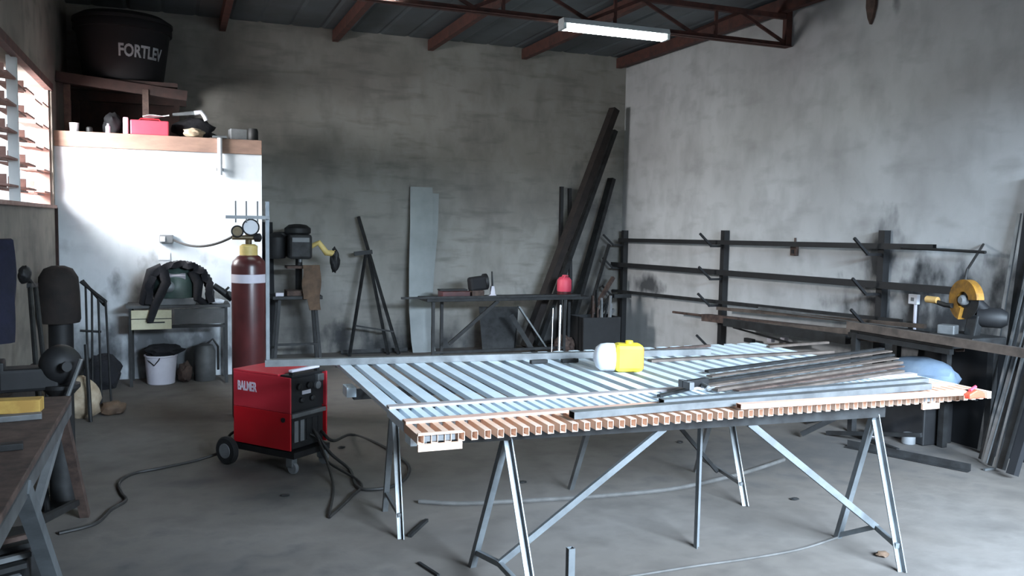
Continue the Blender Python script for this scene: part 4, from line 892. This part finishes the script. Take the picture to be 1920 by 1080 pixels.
# bars leaning at the far right
rb = [(5.40, 4.40, .022, 'dark', 'thin dark rod leaning on the right wall, foot furthest left of the bunch'),
      (5.34, 4.31, .028, 'steel', 'bright thin bar leaning on the right wall, third of the bunch from its left'),
      (5.31, 4.25, .024, 'dark', 'dark rod leaning beside the bright thin bar'),
      (5.27, 4.13, .045, 'dark', 'thick dark bar leaning at the right picture edge'),
      (5.20, 3.99, .06, 'tank', 'blue-black bar leaning furthest right, foot on the floor'),
      (5.37, 4.355, .018, 'steel', 'slim grey rod leaning between the dark rods at right'),
      (5.29, 4.195, .018, 'steel', 'slim grey rod with a hooked foot among the leaning bars at right')]
for k, (fx, fy, w, mm, lb) in enumerate(rb):
    pf = Vector((fx, fy, w*.5)); pa = Vector((XR-.02-w*.5, fy-.01, 1.55+.09*k))
    b = MB(); b.beam(pf, pa, w, w*.8)
    if 'hooked' in lb: b.beam(pf, pf+Vector((-.10, .0, .0)), w, w*.8)
    tag(b.build('leaning_bar', mm), lb, 'steel bar', 'bars leaning at the right edge')
for k, (x0, y0, z0, x1, y1, z1) in enumerate([(4.95, 5.7, .02, 5.08, 5.0, .30), (5.0, 5.85, .02, 5.2, 5.55, .5), (4.85, 5.35, .02, 5.06, 4.62, .16), (4.98, 4.75, .018, 5.04, 5.3, .018)]):
    tag(MB().beam((x0, y0, z0), (x1, y1, z1), .03, .03).build('steel_offcut', 'dark'), 'dark steel offcut in the tangle before the black crate under the right bench', 'offcut', 'offcuts under the right bench')
for px, w, mm, lb in ((1924, .06, 'tank', 'tall dark blue post leaning on the right wall at the picture edge'), ((1897), .025, 'steel_l', 'tall thin pale bar on the right wall by the picture edge')):
    a = onX(px+8, 330 if w > .05 else 400, XR-.05); a.y -= .03; f = onX(px-10, 640, XR-.27); f.z = .005; f.y = a.y+.04 if w < .05 else a.y-.01
    tag(MB().beam((f.x, f.y, BZ+.0 if False else .01), a, w, w*.6).build('leaning_bar', mm), lb, 'steel bar', 'tall bars on the right wall')

# ================================================================== LEFT: bench, vise, clutter
LX0, LX1, LYa, LYb, LZ = -1.02, -.50, 2.2, 4.75, .75
t = thing('workbench', ((LX0+LX1)/2, 3.5, 0), 'dark workbench on splayed steel legs at the left picture edge', 'workbench')
MB().box(((LX0+LX1)/2, (LYa+LYb)/2, LZ-.02), (LX1-LX0, LYb-LYa, .04)).build('bench_top', 'rust', t, bevel=.004)
MB().beam((LX1-.02, LYa, LZ-.06), (LX1-.02, LYb, LZ-.06), .04, .07).build('edge_beam', 'steel', t)
f0 = onz(112, 1120, 0)
MB().beam((LX1-.02, 3.38, LZ-.06), (f0.x, f0.y, 0), .055, .055).build('leg', 'steel_l', t)
MB().beam((LX0+.08, 3.38, LZ-.06), (LX0+.05, 4.0, 0), .05).build('leg', 'dark', t)
g0 = onz(160, 968, 0)
MB().beam((LX1-.03, 4.62, LZ-.06), (g0.x, g0.y, 0), .045).build('leg', 'rust', t)
MB().beam((LX0+.08, 4.62, LZ-.06), (LX0+.1, 5.0, 0), .045).build('leg', 'dark', t)
MB().beam((LX1-.03, 3.7, .45), (g0.x-.03, g0.y-.05, .10), .03).build('brace', 'dark', t)
MB().beam((LX1-.02, 3.62, .50), (LX1-.02, 4.5, LZ-.08), .03, .04).build('brace', 'grey', t)
MB().beam((LX0+.08, 3.0, .2), (LX0+.08, 4.9, .2), .04).build('low_rail', 'dark', t)
# yellow bar on the bench
a, c_ = onz(-40, 757, LZ+.03), onz(80, 757, LZ+.03)
tag(MB().box(((a.x+c_.x)/2-.1, c_.y+.0, LZ+.0305), (c_.x-a.x+.2, .09, .06), rotz(-.06)).build('timber_piece', 'wood_y', bevel=.004), 'short yellow timber piece on the left bench', 'timber')
for i, (px, py, w, mm, lb) in enumerate([(20, 790, .30, 'steel', 'grey flat bar on the left bench in front of the yellow timber'), (10, 845, .18, 'dark', 'dark iron offcut on the left bench near the picture edge')]):
    p = onz(px, py, LZ); tag(MB().box((p.x-.03, p.y, LZ+.014), (w, .05, .026), rotz(.15)).build('iron_offcut', mm, bevel=.003), lb, 'offcut')
# vise on a pedestal at the bench end
v = onY(114, 700, 5.38); vz = v.z; v.z = 0
t = thing('bench_vise', v, 'heavy dark vise on a pedestal at the far end of the left bench', 'vise')
MB().lathe([(.11, 0), (.11, .02), (.07, .04), (.065, vz-.12), (.10, vz-.08), (.10, vz-.06)], v, seg=24).build('pedestal', 'dark', t, smooth=True)
MB().lathe([(.08, -.06), (.10, -.05), (.115, 0), (.10, .05), (.06, .08), (.03, .09)], v+Vector((0, 0, vz+.05)), (.5, -.85, .1), 28).build('vise_body', 'black', t, smooth=True)
MB().box(v+Vector((-.16, 0, vz-.02)), (.30, .16, .13), rotz(.1)).build('vise_slide', 'black', t, bevel=.02)
MB().box(v+Vector((-.30, .0, vz+.0)), (.05, .18, .17), rotz(.1)).build('jaw', 'dark', t, bevel=.01)
MB().tube([v+Vector((.05, -.16, vz-.1)), v+Vector((.12, -.16, vz+.1))], .012, 8).build('tommy_bar', 'steel', t)
MB().lathe([(.02, 0), (.028, .0), (.028, .02)], v+Vector((.04, -.145, vz+.06)), (.5, -.85, .1), 14).build('screw_boss', 'black', t)
# under-bench clutter
for i, (x, y, z, sx_, sy_, sz_, mm, lb) in enumerate([(-.71, 3.7, .14, .30, .5, .28, 'black', 'black crate under the left bench'), (-.71, 4.32, .10, .28, .3, .2, 'dark', 'dark low box under the far end of the left bench')]):
    tag(MB().box((x, y, z), (sx_, sy_, sz_), rotz(.08*(i+1))).build('storage_crate', mm, bevel=.012), lb, 'crate')
for i in range(5):
    y = 3.2 + .12*i; tag(MB().beam((-.86, y+.22, .295), (-.56, y+.37, .295), .025, .02).build('scrap_bar', ['grey', 'dark', 'steel', 'dark', 'rust'][i]), ['grey', 'dark', 'light steel', 'blackish', 'rusty'][i] + ' scrap bar lying on the black crate under the left bench', 'scrap', 'scrap bars under the left bench')
# beyond the bench, along the left wall
p = onX(-34, 455, XL+.05)
rows = [[(XL+.06+.05*sin(j*1.1+i*.2)+.012*j, p.y-.16+.30*j/7*(.75+.25*min(1, i/3)), p.z+.02-.62*i/9) for j in range(8)] for i in range(10)]
t = tag(MB().strip(rows, .03).build('blue_overalls', 'cloth_b', smooth=True), 'navy blue work clothes hanging on the left wall under the window', 'clothes')
q = onX(46, 515, XL+.16); f = onX(80, 730, XL+.30)
t = thing('long_handled_tool', (q.x, q.y, 0), 'dark long-handled tool leaning on the left wall under the window', 'tool')
MB().blob(q, (.04, .06, .06), .2, 2, 3).build('handle_knob', 'black', t, smooth=True)
e1, e2 = onX(56, 535, XL+.17), onX(66, 535, XL+.17)
MB().tube([q, e1.lerp(e2, .5)], .018, 8).build('neck', 'black', t, smooth=True); MB().beam(e1+Vector((0, -.03, 0)), e2+Vector((0, .03, 0)), .03).build('cross_piece', 'black', t)
for e, px in ((e1, 64), (e2, 78)):
    g = onX(px, 640, XL+.24); g = e + (g-e)*((e.z-.01)/(e.z-g.z)); MB().tube([e, g], .016, 8).build('rod', 'dark', t, smooth=True)
gY = 8.0; p = onY(113, 560, gY)
t = thing('covered_stand', (p.x, gY, 0), 'dark brown leather-covered upright stand beside the left wall', 'stand')
zt_ = onY(113, 512, gY).z; zm = onY(113, 600, gY).z
MB().lathe([(.11, 0), (.11, .02), (.095, .03), (.095, zm)], (p.x, gY, 0), seg=24).build('stand_column', 'black', t, smooth=True)
MB().lathe([(.155, 0), (.165, .03), (.16, .25), (.15, .38), (.11, .45), (.05, .475)], (p.x-.01, gY, zm-.02), seg=24).build('leather_cover', 'leather', t, smooth=True)
MB().lathe([(.02, 0), (.025, .02), (.02, .06)], (p.x-.04, gY, zt_), seg=12).build('top_knob', 'offwhite', t, smooth=True)
hx = onY(140, 520, gY).x
t = thing('wire_trolley', (hx+.15, gY+.1, 0), 'thin black wire trolley frame standing beside the leather-covered stand', 'trolley')
P1, P2, P3 = onY(151, 528, gY+.02), onY(198, 565, gY-.05), onY(196, 572, gY+.12)
for P_ in ((P1, P2), (P1+Vector((0, .15, 0)), P3)): MB().tube(P_, .014, 8).build('handle_rod', 'black', t, smooth=True)
MB().tube([P2, P3], .014, 8).build('grip', 'black', t, smooth=True)
for px, top in ((158, P1.lerp(P2, .2)), (165, P1.lerp(P2, .45)), (182, P1.lerp(P2, .7)), (200, P2)):
    g = onY(px+8, 716, gY+.0); g.z = .01; MB().tube([top, g], .009, 8).build('frame_rod', 'dark', t, smooth=True)
MB().tube([onY(150, 620, gY), onY(190, 622, gY)], .010, 8).build('cross_rod', 'black', t, smooth=True)
g0_, g1_ = onY(148, 716, gY), onY(212, 716, gY); g0_.z = g1_.z = .012
MB().tube([g0_, g1_], .010, 8).build('foot_rod', 'black', t, smooth=True)
p = onz(205, 735, 0); tag(MB().blob((p.x-.07, p.y+.2, .15), (.16, .16, .19), .3, 2, 15, flat=.8).build('cloth_heap', 'cloth_k', smooth=True), 'black heap on the floor beside the desk, below the wire trolley', 'cloth')
tag(MB().box((-1.03, 6.35, .25), (.07, 2.3, .50)).build('board', 'leather', bevel=.008), 'long dark board added to give a dark band along the left wall', 'board')  # added only to make a dark band at the wall foot
p = onz(158, 782, 0)
tag(MB().blob((p.x-.02, p.y, .15), (.15, .12, .19), .22, 2, 30, flat=.79).build('rag_sack', 'rag', smooth=True), 'beige rag sack slumped on the floor left of the desk', 'sack')
p = onz(212, 776, 0); tag(MB().blob((p.x, p.y, .05), (.10, .09, .062), .3, 2, 31, flat=.79).build('brown_rag', 'leather_b', smooth=True), 'small brown rag on the floor right of the rag sack', 'rag')
p = onz(172, 786, 0); tag(MB().tube([(p.x, p.y-.10, .0), (p.x-.03, p.y-.02, .62)], .016, 8).build('steel_rod', 'dark', smooth=True), 'dark rod standing in front of the rag sack', 'rod')

# ================================================================== FLOOR ODDMENTS
P = floorpath([(785, 940), (860, 944), (960, 940), (1050, 935), (1150, 928), (1250, 918), (1320, 905), (1400, 885), (1470, 862)], .014)
tag(MB().tube(smoothpath(P), .013, 8).build('floor_hose', 'hose', smooth=True), 'dusty grey hose curving over the floor beneath the gate', 'hose')
P = floorpath([(1120, 1090), (1200, 1078), (1300, 1062), (1400, 1048), (1500, 1030), (1570, 1008)], .009)
tag(MB().tube(smoothpath(P), .006, 6).build('floor_strand', 'hose', smooth=True), 'thin grey strand on the floor in front of the trestle', 'cable')  # slim raised grey line lying across the floor
p = onz(1655, 1043, 0)
tag(MB().blob((p.x, p.y, .012), (.035, .03, .014), .4, 3, 7, sub=2, flat=.8).build('rag', 'leather_b', smooth=True), 'tiny brown scrap of rag on the floor by the right trestle leg', 'rag')
p = onz(768, 1008, 0); d = onz(800, 978, 0)
tag(MB().beam(p+Vector((0, 0, .009)), d+Vector((0, 0, .009)), .02, .016).build('iron_offcut', 'dark'), 'short dark bar on the floor by the left rear trestle foot', 'offcut')
p = onz(785, 1058, 0); d = onz(822, 1082, 0)
tag(MB().beam(p+Vector((0, 0, .007)), d+Vector((0, 0, .007)), .015, .012).build('iron_offcut', 'dark'), 'thin dark bar on the floor at the bottom of the picture', 'offcut')
q = onY(1070, 1027, 2.35)
t = thing('tube_stand', (q.x, 2.35, 0), 'grey square tube standing upright at the bottom of the picture', 'tube stand')
MB().beam((q.x, 2.35, .01), (q.x, 2.35, q.z), .022, .022, hollow=.002).build('tube', 'steel_l', t); MB().box((q.x, 2.35, .005), (.16, .16, .01)).build('foot_plate', 'steel', t)
for i, (px, py) in enumerate([(1490, 937), (640, 840), (980, 905), (535, 930), (1275, 830)]):
    p = onz(px, py, 0); tag(MB().blob((p.x, p.y, .006), (.028, .02, .008), .3, 3, i, sub=2, flat=.7).build('metal_chip', 'dark'), ['dark chip on the floor right of the upright gate prop', 'dark chip on the floor between welder and gate', 'dark chip on the floor under the gate centre', 'dark chip on the floor in front of the welder', 'dark chip on the floor behind the gate prop'][i], 'chip')
